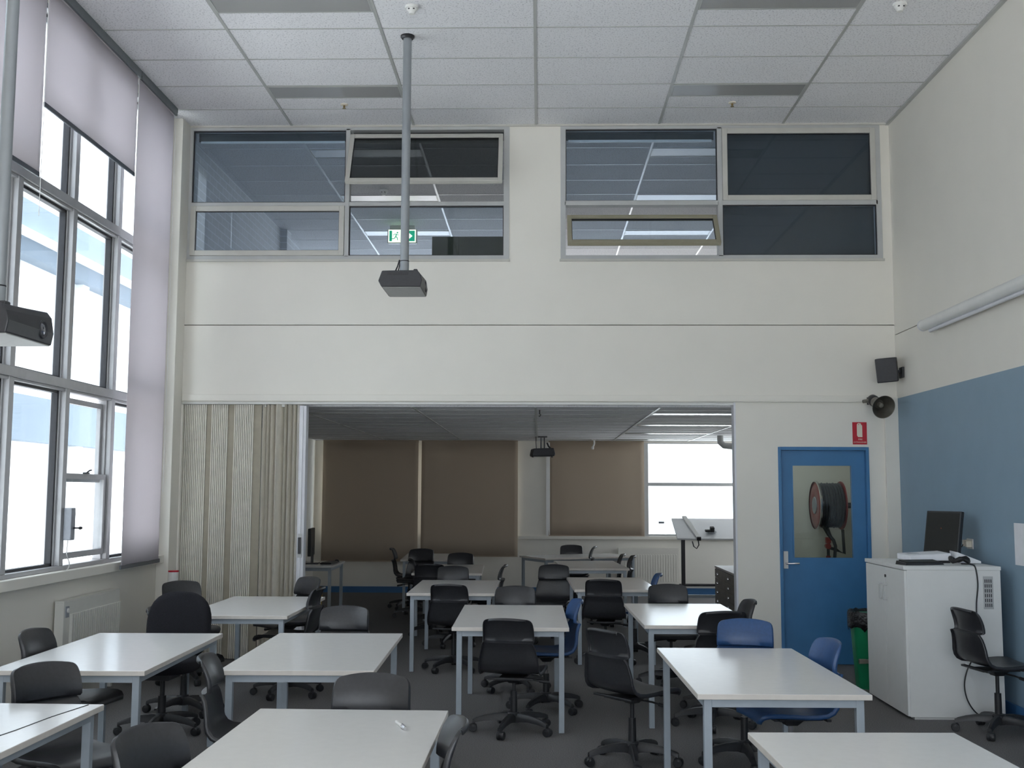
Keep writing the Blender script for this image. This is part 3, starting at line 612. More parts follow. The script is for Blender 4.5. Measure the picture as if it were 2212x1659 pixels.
# ------------------------------------------------------------------ ceiling projectors
def projector(label, loc, polelen, prad, group, far=False):
    t = thing('projector', label, 'projector', loc, 0, group)
    # body 0.33 (x) by 0.44 (y); lens looks along +x
    def prof(zt): return [(-0.170, 0.045), (-0.142, zt - 0.004), (0.125, zt), (0.148, zt - 0.03), (0.160, 0.055), (0.150, 0.0), (-0.146, 0.0)]
    body = MB(); body.loft([[(x_, y_, z_) for x_, z_ in prof(zt)] for y_, zt in ((-0.222, 0.126), (0.0, 0.140), (0.215, 0.156))])
    obj('body', body, 'proj', t, bevel=0.006)
    obj('underside', bx(-0.138, -0.205, -0.004, 0.146, 0.205, 0.001), 'proj_under', t, bevel=0.002)
    l_ = obj('lens_ring', MB().lathe([(0.042, 0), (0.042, 0.008), (0.038, 0.011), (0.031, 0.004)], (0.150, 0.11, 0.060), (1, 0, 0.05), 24), 'proj', t, smooth=40)
    obj('lens', MB().lathe([(0.031, 0.004), (0.022, 0.010), (0.001, 0.012)], (0.150, 0.11, 0.060), (1, 0, 0.05), 24), 'lens', l_, smooth=60)
    obj('vent', MB().box(-0.10, -0.2235, 0.085, 0.06, -0.2215, 0.110), 'plastic_base', t)
    obj('focus_tab', MB().cbox((0.105, -0.15, 0.132), (0.03, 0.05, 0.025)), 'proj', t, bevel=0.006)
    obj('mount_plate', MB().cbox((0, 0, 0.145), (0.12, 0.16, 0.01)), 'steel_dark', t)
    p_ = obj('pole', MB().cyl((0, 0, 0.145), (0, 0, polelen), prad, n=24), 'pole', t, smooth=40)
    obj('pole_collar', MB().cyl((0, 0, 0.15), (0, 0, 0.235), prad + 0.002, n=24), 'pole', p_, smooth=40)
    obj('strap', MB().cyl((0, 0, 0.236), (0, 0, 0.242), prad + 0.003, n=24), 'cable', p_, smooth=40)
    obj('ceiling_rosette', MB().lathe([(prad + 0.022, polelen), (prad + 0.022, polelen - 0.012), (prad + 0.01, polelen - 0.025)]), 'steel_dark', p_, smooth=40)
    obj('cable', MB().tube([(-prad - 0.006, 0, 0.25), (-prad - 0.02, 0.0, 0.20), (-0.08, 0.02, 0.15), (-0.09, 0.03, 0.125)], 0.006, 6).tube([(-prad - 0.002, 0.01, 0.24), (-prad - 0.01, 0.01, 0.19), (-0.06, 0.03, 0.13)], 0.005, 6), 'cable', t)
    return t
projector('black projector hanging from the grey ceiling pole in the middle of the room', (-1.047, 8.354, 3.125), CZ - 3.125, 0.0335, 'ceiling projectors')
pl_ = projector('black projector on a grey pole at the left edge, before the windows', (-2.392, 4.74, 2.25), CZ - 2.25, 0.028, 'ceiling projectors')
t = thing('projector', 'small black projector hung from the low ceiling of the adjoining room', 'projector', (0.04, 16.2, 2.115), 8, 'ceiling projectors')
obj('body', MB().prism([(-0.17, 0.02), (-0.15, 0.11), (0.15, 0.12), (0.175, 0.03), (0.16, 0.0), (-0.16, -0.005)], 'y', -0.14, 0.14), 'proj', t, bevel=0.012)
obj('mount', MB().cyl((-0.02, 0, 0.11), (-0.02, 0, 0.29), 0.009).cyl((0.03, 0, 0.11), (0.03, 0, 0.29), 0.009).cbox((0.0, 0, 0.285), (0.13, 0.1, 0.018)), 'steel_dark', t)
obj('cable', MB().tube([(-0.09, 0.02, 0.29), (-0.095, 0.0, 0.2), (-0.09, 0, 0.11)], 0.005, 6), 'cable', t)
obj('cable', MB().tube([(0.07, 0.0, 0.2), (0.09, 0.0, 0.15), (0.12, 0, 0.12)], 0.012, 6), 'cable', t)
obj('foot', MB().cyl((-0.155, -0.11, -0.02), (-0.155, -0.11, 0.0), 0.012).cyl((0.13, -0.11, -0.02), (0.13, -0.11, 0.0), 0.012), 'proj', t)

# ------------------------------------------------------------------ adjoining room shell and furniture
struct('wall_adjoining_left', bx(-3.78, EW + 0.12, 0, -3.60, FY + 0.1, FZ), 'wall')
struct('wall_adjoining_right', MB().box(4.8, EW + 0.12, 0, 4.95, 15.2, FZ).box(4.8, 15.2, 0, 4.95, FY + 0.1, 1.1).box(4.8, 15.2, 2.3, 4.95, FY + 0.1, FZ).box(4.8, 17.2, 1.1, 4.95, FY + 0.1, 2.3), 'wall')
portal('daylight_added_opening', (4.93, 16.2, 1.7), (0, R(90), 0), 1.2, 2.0)  # unseen side opening, added to brighten the adjoining room
struct('wall_adjoining_front', bx(3.5, EW + 0.0, 0, 4.95, EW + 0.12, FZ), 'wall')
g = MB()
for b in ((-3.75, 0, 4.9, 0.86), (-3.75, 2.38, 4.9, 2.62), (-3.75, 0.86, -3.475, 2.38), (-0.42, 0.86, 0.165, 2.38), (4.5, 0.86, 4.9, 2.38)):
    g.box(b[0], FY, b[1], b[2], FY + 0.12, b[3])
struct('wall_far', g, 'wall')
struct('trim_8', bx(-0.34, FY - 0.045, 0.852, 4.6, FY + 0.02, 0.90), 'wall', bevel=0.004)
struct('baseboard_far', MB().box(-3.6, FY - 0.016, 0, 4.8, FY, 0.095).box(-3.60, 12.2, 0, -3.585, FY, 0.095), 'skirt')
w4 = struct('window_4', MB().box(1.66, FY - 0.01, 0.90, 1.728, FY + 0.1, 2.38).box(1.728, FY + 0.02, 1.695, 4.5, FY + 0.08, 1.748).box(1.728, FY + 0.02, 0.90, 4.5, FY + 0.09, 0.935).box(1.728, FY + 0.02, 2.365, 4.5, FY + 0.09, 2.38).box(3.4, FY + 0.02, 0.93, 3.47, FY + 0.08, 2.36), 'alu', bevel=0.002)
w4['label'] = 'bright uncovered sash window at the right of the far wall'; w4['category'] = 'window'
obj('pane', bx(1.72, FY + 0.045, 0.93, 4.5, FY + 0.05, 1.70), 'glass', w4); obj('pane', bx(1.72, FY + 0.045, 1.74, 4.5, FY + 0.05, 2.37), 'glass', w4)
obj('latch', MB().cbox((1.93, FY + 0.01, 1.12), (0.09, 0.02, 0.035)), 'grey_box', w4)
w5 = struct('window_5', MB().box(0.105, FY - 0.03, 0.90, 0.165, FY + 0.05, 2.38).box(0.165, FY + 0.03, 1.6, 1.66, FY + 0.08, 1.65), 'white')
obj('pane', bx(0.16, FY + 0.05, 0.9, 1.66, FY + 0.055, 2.38), 'glass', w5)
w6 = struct('window_6', MB().box(-1.96, FY - 0.03, 0.86, -1.85, FY + 0.08, 2.38).box(-3.5, FY + 0.03, 0.86, -0.42, FY + 0.08, 0.90), 'wall')
obj('pane', bx(-3.5, FY + 0.05, 0.88, -0.42, FY + 0.055, 2.38), 'glass', w6)
def far_blind(label, x0, x1, zb, y, zt=2.39):
    t = thing('roller_blind', label, 'blind', ((x0 + x1) / 2, y, zb), 0, 'brown roller blinds on the far wall')
    h = (x1 - x0) / 2; n = 24; g = MB()
    rows = [[(-h + 2 * h * i / n, 0.006 * math.sin(i * 0.9 + z * 2) * (1.0 if abs(i - n / 2) > n * 0.3 else 0.3), z * (zt - zb)) for i in range(n + 1)] for z in (0, 0.15, 0.35, 0.6, 0.85, 1.0)]
    g.loft(rows, cap=False, close=False)
    obj('fabric', g, 'blind_brown', t, smooth=60, solid=0.0015)
    obj('bottom_bar', bx(-h, -0.008, -0.012, h, 0.008, 0.004), 'blind_brown', t)
    obj('roller', MB().cyl((-h, 0.025, zt - zb - 0.0), (h, 0.025, zt - zb - 0.0), 0.02), 'blind_brown', t, smooth=40)
far_blind('brown roller blind at the left end of the far wall', -3.46, -1.93, 0.50, FY - 0.08)
far_blind('brown roller blind in the middle of the far wall, right of the bright gap', -1.88, -0.345, 0.585, FY - 0.08)
far_blind('shorter brown roller blind beside the bright far window', 0.145, 1.66, 0.91, FY - 0.03)
tag(obj('wall_pipe', MB().tube([(2.0, FY - 0.06, 0.15), (2.6, FY - 0.06, 0.15), (4.6, FY - 0.06, 0.15)], 0.02), 'steel_dark'), 'dark heating pipe along the foot of the far wall', 'pipe')
tag(obj('ceiling_duct', MB().tube([(2.55, 15.6, 2.40), (2.55, 15.6, 2.30), (2.60, 15.6, 2.255), (2.70, 15.6, 2.245), (3.9, 15.6, 2.245)], 0.045, 12), 'alu', smooth=50), 'grey elbow pipe under the ceiling by the bright far window', 'pipe')
t = thing('camera_bracket', 'small white bracket hanging from the adjoining room ceiling before the brown blind', 'bracket', (0.84, 17.25, 2.26))
obj('arm', MB().tube([(0.01, 0, 0.15), (0.015, 0, 0.09), (0.0, 0, 0.05)], 0.014).cbox((0.01, 0, 0.145), (0.07, 0.05, 0.012)), 'white', t)
obj('tip', MB().lathe([(0.018, 0), (0.022, 0.03), (0.012, 0.05)], (-0.01, 0, 0.0)), 'white', t, smooth=40)
tag(obj('ceiling_hook', MB().tube([(0.0, 10.98, 2.41), (0.0, 10.98, 2.37), (0.012, 10.98, 2.36), (0.0, 10.98, 2.345), (-0.008, 10.98, 2.35)], 0.006, 6), 'cable'), 'tiny black hook on the adjoining room ceiling behind the opening', 'hook')

# drawing board on stand
t = thing('drafting_table', 'white tilted drafting table standing before the bright far window', 'drafting table', (2.55, 15.55, 0))
bo = obj('board', bx(-0.66, -0.36, -0.012, 0.66, 0.36, 0.012), 'board', t, bevel=0.003); bo.location = (0, 0.05, 1.085); bo.rotation_euler = (R(21), 0, 0)
ra = obj('ruler_arm', bx(-0.03, -0.36, 0.012, 0.03, 0.40, 0.035), 'white', bo); ra.location = (-0.42, 0, 0.0); ra.rotation_euler = (0, 0, R(8))
obj('ruler_clamp', MB().cbox((-0.42 + 0.052, -0.372, 0.015), (0.055, 0.03, 0.045)), 'steel_dark', bo)
obj('counterweight_spring', MB().tube([(-0.46, -0.31, 0.93), (-0.44, -0.30, 0.86), (-0.40, -0.30, 0.83), (-0.37, -0.30, 0.88), (-0.38, -0.31, 0.95)], 0.008, 6), 'steel_dark', t)
obj('post', MB().box(-0.60, -0.24, 0.04, -0.55, -0.19, 0.95), 'steel_dark', t)
obj('post', MB().box(0.55, -0.24, 0.04, 0.60, -0.19, 0.95), 'steel_dark', t)
obj('foot', MB().box(-0.61, -0.40, 0, -0.54, 0.35, 0.045), 'steel_dark', t); obj('foot', MB().box(0.54, -0.40, 0, 0.61, 0.35, 0.045), 'steel_dark', t)
obj('crossbar', MB().box(-0.56, -0.235, 0.16, 0.56, -0.205, 0.20), 'leg', t)
t = thing('desk_gadget', 'small dark gadget lying on the white drafting board', 'desk gadget', (2.38, 15.43, 1.048)); t.rotation_euler = (R(21), 0, R(5))
obj('base', MB().lathe([(0.06, 0.0), (0.07, 0.008), (0.03, 0.012)], (0, 0, 0), (0, 0, 1), 20), 'grey_box', t, smooth=40)
obj('block', MB().box(-0.09, -0.02, 0.01, -0.02, 0.02, 0.035).box(-0.02, -0.03, 0.01, 0.035, 0.03, 0.075), 'screen', t, bevel=0.004)
# plan chest
t = thing('plan_chest', 'low grey-brown plan chest with knobs at the right edge of the opening', 'drawer chest', (2.30, 13.17, 0))
obj('carcass', bx(0.012, 0, 0.03, 0.9, 1.50, 0.615), 'wood', t, bevel=0.003)
obj('top', bx(0, -0.01, 0.615, 0.91, 1.51, 0.64), 'wood_top', t, bevel=0.003)
obj('plinth', bx(0.05, 0.03, 0, 0.88, 1.46, 0.03), 'wood', t)
for k in range(5):
    z = 0.047 + k * 0.113
    dw = obj('drawer', bx(0, 0.015, z, 0.012, 1.485, z + 0.106), 'wood', t, bevel=0.002)
    for y in (0.35, 1.15):
        obj('knob', MB().lathe([(0.008, 0), (0.008, 0.012), (0.019, 0.018), (0.017, 0.03), (0.001, 0.033)], (0, y, z + 0.05), (-1, 0, 0), 14), 'chrome', dw, smooth=40)

# ------------------------------------------------------------------ tables
TABLE_L, TABLE_W, TABLE_H = 1.48, 0.785, 0.69
def make_table():
    t = thing('classroom_table', 'x', 'table')
    hx, hy = TABLE_W / 2, TABLE_L / 2
    b = MB().box(-hx, -hy, TABLE_H - 0.025, hx, hy, TABLE_H)
    b.bm.normal_update()
    for f in b.bm.faces: f.material_index = 0 if f.normal.z > 0.5 else 1
    top = obj('tabletop', b, ['table', 'edge'], t, bevel=0.0025)
    ix, iy = hx - 0.032, hy - 0.020; z1 = TABLE_H - 0.025
    obj('frame', MB().box(-ix + 0.036, -iy, z1 - 0.036, ix - 0.036, -iy + 0.022, z1).box(-ix + 0.036, iy - 0.022, z1 - 0.036, ix - 0.036, iy, z1).box(-ix, -iy + 0.036, z1 - 0.036, -ix + 0.022, iy - 0.036, z1).box(ix - 0.022, -iy + 0.036, z1 - 0.036, ix, iy - 0.036, z1), 'leg', t)
    for sx in (-1, 1):
        for sy in (-1, 1):
            x, y = sx * (ix - 0.018), sy * (iy - 0.018)
            obj('leg', MB().box(x - 0.018, y - 0.018, 0, x + 0.018, y + 0.018, z1), 'leg', t, bevel=0.002)
    return t
TABLES = [
 (-2.245, 3.985, -1, 'white table cut off at the lower left, with dark scratch lines on its top'),
 (-2.385, 6.31, 1.2, 'white table beside the left windows, in front of the rounded fabric office chair'),
 (-1.245, 6.37, 1.5, 'white table just right of the left-window table, dark grey chair behind it'),
 (-2.225, 8.79, 0.5, 'white table in front of the cream folding partition'),
 (-0.775, 3.915, -0.5, 'front centre white table with a pen lying on it'),
 (-0.20, 8.20, 0.5, 'white table in the middle with a blue chair at its right side'),
 (-0.80, 10.66, 0.5, 'white table standing in the opening, left of the middle'),
 (-1.055, 13.08, 2.0, 'white table in the adjoining room, second row on the left'),
 (-1.50, 15.52, 3.0, 'dim white table at the back left of the adjoining room'),
 (0.55, 15.88, -62, 'white table set askew at the back of the adjoining room, right half'),
 (0.63, 13.99, 4.0, 'white table in the adjoining room in front of the askew table'),
 (0.70, 11.13, 1.5, 'white table in the right part of the opening with a black chair before it'),
 (1.095, 8.39, 1.0, 'white table catching bright window glare, left of the partition wall panel'),
 (1.09, 5.82, 1.0, 'white table at right with blue chairs behind and beside it'),
 (1.205, 3.56, 2.0, 'white table at the bottom right, cut off by the frame')]
proto_t = make_table()
for i, (x, y, a, lb) in enumerate(TABLES):
    o = proto_t if i == 0 else copy_tree(proto_t)
    o.location = (x, y, 0); o.rotation_euler = (0, 0, R(a)); o['label'] = lb; o['group'] = 'white classroom tables'
# pen and scratches
t = thing('pen', 'white pen lying on the front centre table', 'pen', (-0.54, 4.345, TABLE_H + 0.0065), -23)
t.rotation_euler = (0, 0, R(112))
obj('barrel', MB().lathe([(0.0055, -0.055), (0.0065, -0.05), (0.0065, 0.045), (0.0055, 0.05)], (0, 0, 0), (1, 0, 0), 12), 'white', t, smooth=40)
obj('cap', MB().lathe([(0.007, -0.085), (0.0078, -0.08), (0.0078, -0.045), (0.007, -0.04)], (0, 0, 0), (1, 0, 0), 12).box(-0.08, -0.002, 0.006, -0.035, 0.002, 0.0095), 'chrome', t, smooth=40)
sm = obj('scratch_mark', MB().tube([(-1.90, 4.70, 0.6905), (-1.945, 4.45, 0.6905), (-1.97, 4.2, 0.6905), (-2.0, 4.02, 0.6905)], 0.0022, 6).tube([(-2.33, 3.95, 0.6905), (-2.15, 3.97, 0.6905), (-2.05, 3.99, 0.6905)], 0.002, 6), 'gasket', proto_t)
sm.matrix_parent_inverse = proto_t.matrix_basis.inverted()

# ------------------------------------------------------------------ chairs
PROFILE = [(.228, .392, .160), (.226, .408, .172), (.216, .421, .182), (.19, .429, .188), (.13, .430, .192), (.06, .426, .195), (-.01, .421, .196), (-.08, .420, .197), (-.13, .426, .197), (-.165, .441, .196), (-.188, .466, .195), (-.202, .50, .192),
           (-.211, .54, .186), (-.219, .58, .177), (-.226, .608, .170), (-.236, .628, .164), (-.241, .637, .160), (-.230, .641, .160), (-.213, .643, .162), (-.205, .650, .163), (-.206, .672, .163), (-.211, .70, .162), (-.220, .73, .161), (-.231, .757, .160), (-.241, .775, .157), (-.248, .786, .152), (-.254, .794, .144), (-.260, .799, .131), (-.266, .801, .122)]
def shell_mb():
    g = MB(); n = 12; rows = []
    P = PROFILE
    for i, (y, z, hw) in enumerate(P):
        a, b = P[max(i - 1, 0)], P[min(i + 1, len(P) - 1)]
        ty, tz = b[0] - a[0], b[1] - a[1]; L = math.hypot(ty, tz) or 1; ny, nz = tz / L, -ty / L
        if i >= 11: ny, nz = 1.0, 0.0
        back = min(1, max(0, (z - .43) / .12))
        row = []
        cv = .030 * back + .014 * (1 - back)
        crown = .010 * min(1, max(0, (z - .70) / .10))
        def P3(u, x, off): return (x, y + ny * (cv * abs(u) ** 2.5 + off), z + nz * (cv * abs(u) ** 2.5 + off) - crown * u * u)
        fl = 1.0 if i < len(P) - 6 else max(.15, 1 - (i - len(P) + 7) * .14)
        row.append(P3(1, -hw - .006 * fl, -.020 * fl)); row.append(P3(1, -hw - .007 * fl, -.008 * fl))
        for k in range(n + 1):
            u = -1 + 2 * k / n; row.append(P3(u, u * hw, 0))
        row.append(P3(1, hw + .007 * fl, -.008 * fl)); row.append(P3(1, hw + .006 * fl, -.020 * fl))
        rows.append(row)
    # top rim turned down behind
    y, z, hw = P[-1]
    rows.append([(x_, yy - .006, zz - .006) for (x_, yy, zz) in rows[-1]])
    rows.append([(x_, yy - .001, zz - .012) for (x_, yy, zz) in rows[-1]])
    g.loft(rows, cap=False, close=False)
    return g
def base_parts(t):
    g = MB()
    for k in range(5):
        a = 2 * PI * k / 5; c, s_ = math.cos(a), math.sin(a)
        rings = []
        for r, zc, wd, hh in ((.02, .092, .058, .058), (.06, .098, .053, .052), (.13, .099, .045, .042), (.20, .090, .038, .035), (.25, .078, .034, .029), (.275, .068, .030, .024)):
            sec = [(-wd / 2, -hh / 2), (wd / 2, -hh / 2), (wd / 2 * .9, hh * .2), (wd / 2 * .5, hh / 2), (-wd / 2 * .5, hh / 2), (-wd / 2 * .9, hh * .2)]
            rings.append([(r * c - u * s_, r * s_ + u * c, zc + v) for u, v in sec])
        g.loft(rings)
    g.lathe([(.03, .06), (.045, .065), (.045, .12), (.036, .13)], n=20)
    b = obj('base', g, 'plastic_base', t, smooth=40)
    for k in range(5):
        a = 2 * PI * k / 5; c, s_ = math.cos(a), math.sin(a)
        q = MB(); tx, ty = -s_, c
        cx, cy = .268 * c, .268 * s_
        ox, oy = cx + .008 * math.cos(a + 1.1), cy + .008 * math.sin(a + 1.1)
        q.lathe([(.006, -.024), (.024, -.024), (.0275, -.019), (.0275, -.006), (.024, -.003), (.024, .003), (.0275, .006), (.0275, .019), (.024, .024), (.006, .024)], (ox, oy, .0275), (tx, ty, 0), 18)
        q.cyl((cx, cy, .035), (cx, cy, .066), .009, n=10)
        q.lathe([(.027, .0), (.024, .012), (.014, .019), (.001, .021)], (ox, oy, .036), (0, 0, 1), 14)
        obj('castor', q, 'plastic_base', b, smooth=40)
    return b
def make_chair(kind):
    t = thing('swivel_chair', 'x', 'chair')
    obj('seat_shell', shell_mb(), kind, t, smooth=50, solid=0.005)
    m_ = MB().box(-.085, -.15, .385, .085, .12, .398).box(-.16, -.165, .392, .16, -.14, .406).box(-.15, .09, .396, .15, .115, .410)
    m_.loft([[(-.06, -.06, .385), (.06, -.06, .385), (.06, .06, .385), (-.06, .06, .385)], [(-.03, -.03, .35), (.03, -.03, .35), (.03, .03, .35), (-.03, .03, .35)]])
    obj('mechanism', m_, 'plastic_base', t, bevel=0.003)
    obj('lever', MB().tube([(.03, .02, .37), (.12, .05, .365), (.19, .07, .352)], .006, 8).tube([(.16, .062, .357), (.225, .082, .345)], .011, 8), 'plastic_base', t, smooth=50)
    obj('piston', MB().cyl((0, 0, .16), (0, 0, .36), .0125, n=14), 'plastic_base' if kind == 'plastic' else 'chrome', t, smooth=40)
    obj('column', MB().cyl((0, 0, .09), (0, 0, .265), .0245, .022, n=18), 'plastic_base', t, smooth=40)
    base_parts(t)
    return t
def place(proto, x, y, rz, dz, spin, label, group):
    o = copy_tree(proto)
    o.location = (x, y, 0); o.rotation_euler = (0, 0, R(rz)); o['label'] = label; o['group'] = group
    for ch in o.children:
        if ch.name.startswith(('seat_shell', 'mechanism', 'lever', 'piston')): ch.location.z = dz
        if ch.name.startswith('base'): ch.rotation_euler = (0, 0, R(spin - rz))
    return o
# (x, y, facing, lift, star angle, label)
BLACK = [
 (-.17, 7.53, -10, -.03, 36, 'black swivel chair seen from behind, pushed to the near side of the middle table'),
 (-.20, 9.10, 180, .005, 10, 'black chair facing us on the far side of the middle table'),
 (-.77, 10.062, -8, -.02, 20, 'black chair seen from behind at the near side of the table in the opening'),
 (-.92, 11.63, 180, .0, 40, 'black chair facing us on the far side of the table in the opening'),
 (-1.20, 12.47, -3, .0, 0, 'black chair just showing left of the chair beyond the opening table'),
 (-1.03, 14.20, 178, .0, 15, 'black chair with rounded back at the far side of the second-row left table'),
 (-1.58, 14.22, 168, .05, 50, 'tall black chair back facing us in front of the dim back-left table'),
 (-1.79, 15.25, -88, .02, 25, 'black chair in profile at the left of the dim back-left table, facing right'),
 (-1.31, 13.42, -82, .0, 5, 'black chair at the left side of the second-row left table'),
 (-.62, 12.2, 88, .0, 30, 'black chair in profile right of the opening table, facing left'),
 (.13, 11.97, 172, .0, 12, 'large black chair back in the aisle between the two adjoining room table rows'),
 (.62, 10.51, -8, -.005, 45, 'black chair seen from behind before the right table in the opening'),
 (1.10, 9.38, 180, .005, 33, 'black chair facing us behind the glaring white table'),
 (.84, 14.42, 90, .0, 20, 'farther of two black chairs side by side right of the adjoining room table'),
 (.90, 13.56, 90, .03, 45, 'nearer of two black chairs side by side right of the adjoining room table'),
 (.48, 16.52, 180, .0, 10, 'black chair back behind the askew far table'),
 (.50, 15.02, 84, .07, 20, 'raised black chair in profile before the askew far table'),
 (1.335, 8.33, 95, .0, 22, 'black chair in profile at the right end of the glaring white table'),
 (1.20, 7.79, 10, .0, 42, 'black chair seen from behind at the near side of the glaring table'),
 (.55, 6.69, -50, .0, 54, 'black swivel chair turned right in the aisle beside the front of the right table'),
 (3.065, 7.60, -80, .03, 20, 'black swivel chair at the right edge, before the white cabinet'),
 (-2.66, 6.30, -96, .0, 10, 'black chair between the left windows and the left-window table'),
 (-2.08, 4.96, -124, .0, 40, 'black chair turned right behind the lower left table'),
 (-2.56, 8.03, -90, -.05, 30, 'low black chair tucked behind the rounded fabric office chair'),
 (-2.95, 9.35, -142, .015, 15, 'dark chair in the left corner before the folding partition edge'),
 (-1.38, 5.42, -84, .0, 20, 'glossy black chair in profile at the left front of the second left table'),
 (-1.11, 3.67, -113, .0, 55, 'black chair at the bottom left, on the left side of the front centre table'),
 (-.73, 4.63, 178, .0, 40, 'wide grey-black chair back on the far side of the front centre table'),
 (-.518, 3.89, 99, .0, 25, 'black chair at the right side of the front centre table, cut by the bottom frame'),
 (-1.35, 7.46, 178, .0, 10, 'dark grey chair back behind the second left table'),
 (-1.97, 8.78, 86, .04, 36, 'black chair in profile at the right end of the partition table, facing left'),
 (-2.20, 9.72, 138, .03, 0, 'black chair at the far side of the partition table, by the lead post'),
 (-2.86, 13.1, -90, .10, 20, 'black chair seat by the computer desk, half hidden behind the partition'),
]
BLUE = [
 (.05, 8.27, 99, .0, 25, 'blue chair at the right side of the middle table'),
 (.935, 10.99, 90, .0, 10, 'blue chair edge at the right of the right table in the opening'),
 (1.22, 6.74, 166, .01, 54, 'bright blue chair back facing us behind the right table'),
 (1.35, 6.10, 99, .0, 20, 'blue chair at the right side of the right table, near the cabinet'),
]
pb = make_chair('plastic'); pu = make_chair('plastic_blue')
for c in BLACK: place(pb, *c, 'black plastic swivel chairs')
for c in BLUE: place(pu, *c, 'blue plastic swivel chairs')
def remove_tree(o):
    for ch in list(o.children): remove_tree(ch)
    bpy.data.objects.remove(o)
remove_tree(pb); remove_tree(pu)
# padded office chair
t = thing('office_chair', 'black fabric office chair with rounded back behind the left-window table', 'chair', (-2.50, 7.40, 0), 176)
def pad(rx, rz_, th, power=2.6, n=36):
    g = MB(); rings = []
    for d, s_ in ((-.5, .80), (-.46, .92), (-.3, .985), (0, 1), (.3, .985), (.46, .92), (.5, .80)):
        ring = []
        for k in range(n):
            a = 2 * PI * k / n; c, s2 = math.cos(a), math.sin(a)
            rr = (abs(c) ** power + abs(s2) ** power) ** (-1 / power)
            ring.append((rx * s_ * rr * c, d * th, rz_ * s_ * rr * s2))
        rings.append(ring)
    g.loft(rings); return g
b_ = obj('backrest', pad(.225, .235, .075), 'fabric', t, smooth=60); b_.location = (0, -.245, .665); b_.rotation_euler = (R(8), 0, 0)
s_ = obj('seat', pad(.235, .225, .085), 'fabric', t, smooth=60); s_.location = (0, 0.0, .44); s_.rotation_euler = (R(90), 0, 0)
obj('back_bar', MB().tube([(0, -.05, .385), (0, -.24, .385), (0, -.30, .43), (0, -.285, .62)], .018, 8), 'plastic_base', t, smooth=50)
obj('mechanism', MB().box(-.08, -.1, .35, .08, .1, .40), 'plastic_base', t, bevel=0.004)
obj('side_knob', MB().cyl((.22, -.22, .545), (.29, -.22, .545), .020), 'plastic_base', t, smooth=40)
obj('column', MB().cyl((0, 0, .09), (0, 0, .24), .026, n=18).cyl((0, 0, .24), (0, 0, .36), .016, n=14), 'plastic_base', t, smooth=40)
bb = base_parts(t); bb.rotation_euler = (0, 0, R(20))

# ------------------------------------------------------------------ computer desk beyond the partition
t = thing('computer_desk', 'white computer desk half hidden behind the partition lead post', 'desk', (-2.92, 13.92, 0), 1)
b = MB().box(-.40, -.48, .665, .40, .48, .69); obj('desktop', b, 'table', t, bevel=0.003)
for x in (-.36, .36):
    for y in (-.44, .44): obj('leg', MB().box(x - .018, y - .018, 0, x + .018, y + .018, .665), 'leg', t)
obj('frame', MB().box(-.36, -.455, .625, .36, -.435, .665).box(-.36, .435, .625, .36, .455, .665).box(.345, -.44, .625, .365, .44, .665), 'leg', t)
t = thing('monitor', 'black monitor on the desk by the partition, seen edge on', 'monitor', (-2.86, 13.85, .69), -84)
obj('display', bx(-.24, -.02, .10, .24, .02, .44), 'screen', t, bevel=0.006); obj('stand', MB().box(-.03, 0, .01, .03, .03, .2).box(-.12, -.08, 0, .12, .1, .014), 'plastic', t)
t = thing('keyboard', 'dark keyboard on the desk by the partition', 'keyboard', (-2.64, 13.9, .692), 88)
obj('body', bx(-.2, -.07, 0, .2, .07, .016), 'plastic', t, bevel=0.004); obj('keys', MB().box(-.19, -.055, .016, .11, .055, .022).box(.12, -.055, .016, .19, .055, .022), 'screen', t)
tag(obj('mouse', MB().lathe([(.035, 0), (.034, .012), (.02, .028), (.001, .032)], (-2.60, 14.2, .691)), 'plastic', smooth=50), 'black mouse behind the dark keyboard on the computer desk', 'mouse')
t = thing('yellow_tub', 'small yellow tub with dark holes on the floor by the computer desk', 'tub', (-2.73, 13.35, 0), 10)
obj('body', MB().loft([[(-.10, -.08, 0), (.10, -.08, 0), (.10, .08, 0), (-.10, .08, 0)], [(-.12, -.10, .44), (.12, -.10, .44), (.12, .10, .44), (-.12, .10, .44)]]), 'yellow', t, bevel=0.008)
obj('hole', MB().box(-.07, -.104, .35, -.02, -.09, .40).box(.02, -.104, .35, .07, -.09, .40).box(-.03, -.104, .28, .03, -.09, .32), 'screen', t)

# ------------------------------------------------------------------ white cabinet at right with equipment
CX0, CX1, CY0, CY1, CH = 2.605, 3.285, 8.02, 8.95, 1.075
t = thing('cabinet', 'white two-door cabinet against the right wall', 'cabinet', (CX0, CY0, 0))
LX, LY = CX1 - CX0, CY1 - CY0
obj('carcass', bx(0.018, 0, 0.02, LX, LY, CH - 0.028), 'cabinet', t, bevel=0.002)
obj('top', bx(-0.006, -0.006, CH - 0.028, LX + 0.004, LY + 0.006, CH), 'cabinet', t, bevel=0.003)
obj('plinth', bx(0.05, 0.02, 0, LX - 0.02, LY - 0.02, 0.02), 'cabinet', t)
mid = LY * 0.48
for y0, y1, hy in ((0.004, mid - 0.003, mid - 0.045), (mid + 0.003, LY - 0.004, mid + 0.045)):
    dd = obj('door', bx(0, y0, 0.025, 0.018, y1, CH - 0.034), 'cabinet', t, bevel=0.002)
    obj('handle', MB().tube([(0, hy, .80), (-.028, hy, .80), (-.030, hy, .805), (-.030, hy, .905), (-.028, hy, .91), (0, hy, .91)], .005, 8), 'alu', dd, smooth=50)
obj('lock', MB().lathe([(.011, 0), (.011, .008)], (0, mid - 0.02, .975), (-1, 0, 0), 14), 'steel_dark', t)
vg = obj('vent_grille', bx(.555, -.003, .775, .625, 0, 1.005), 'alu', t)
g = MB()
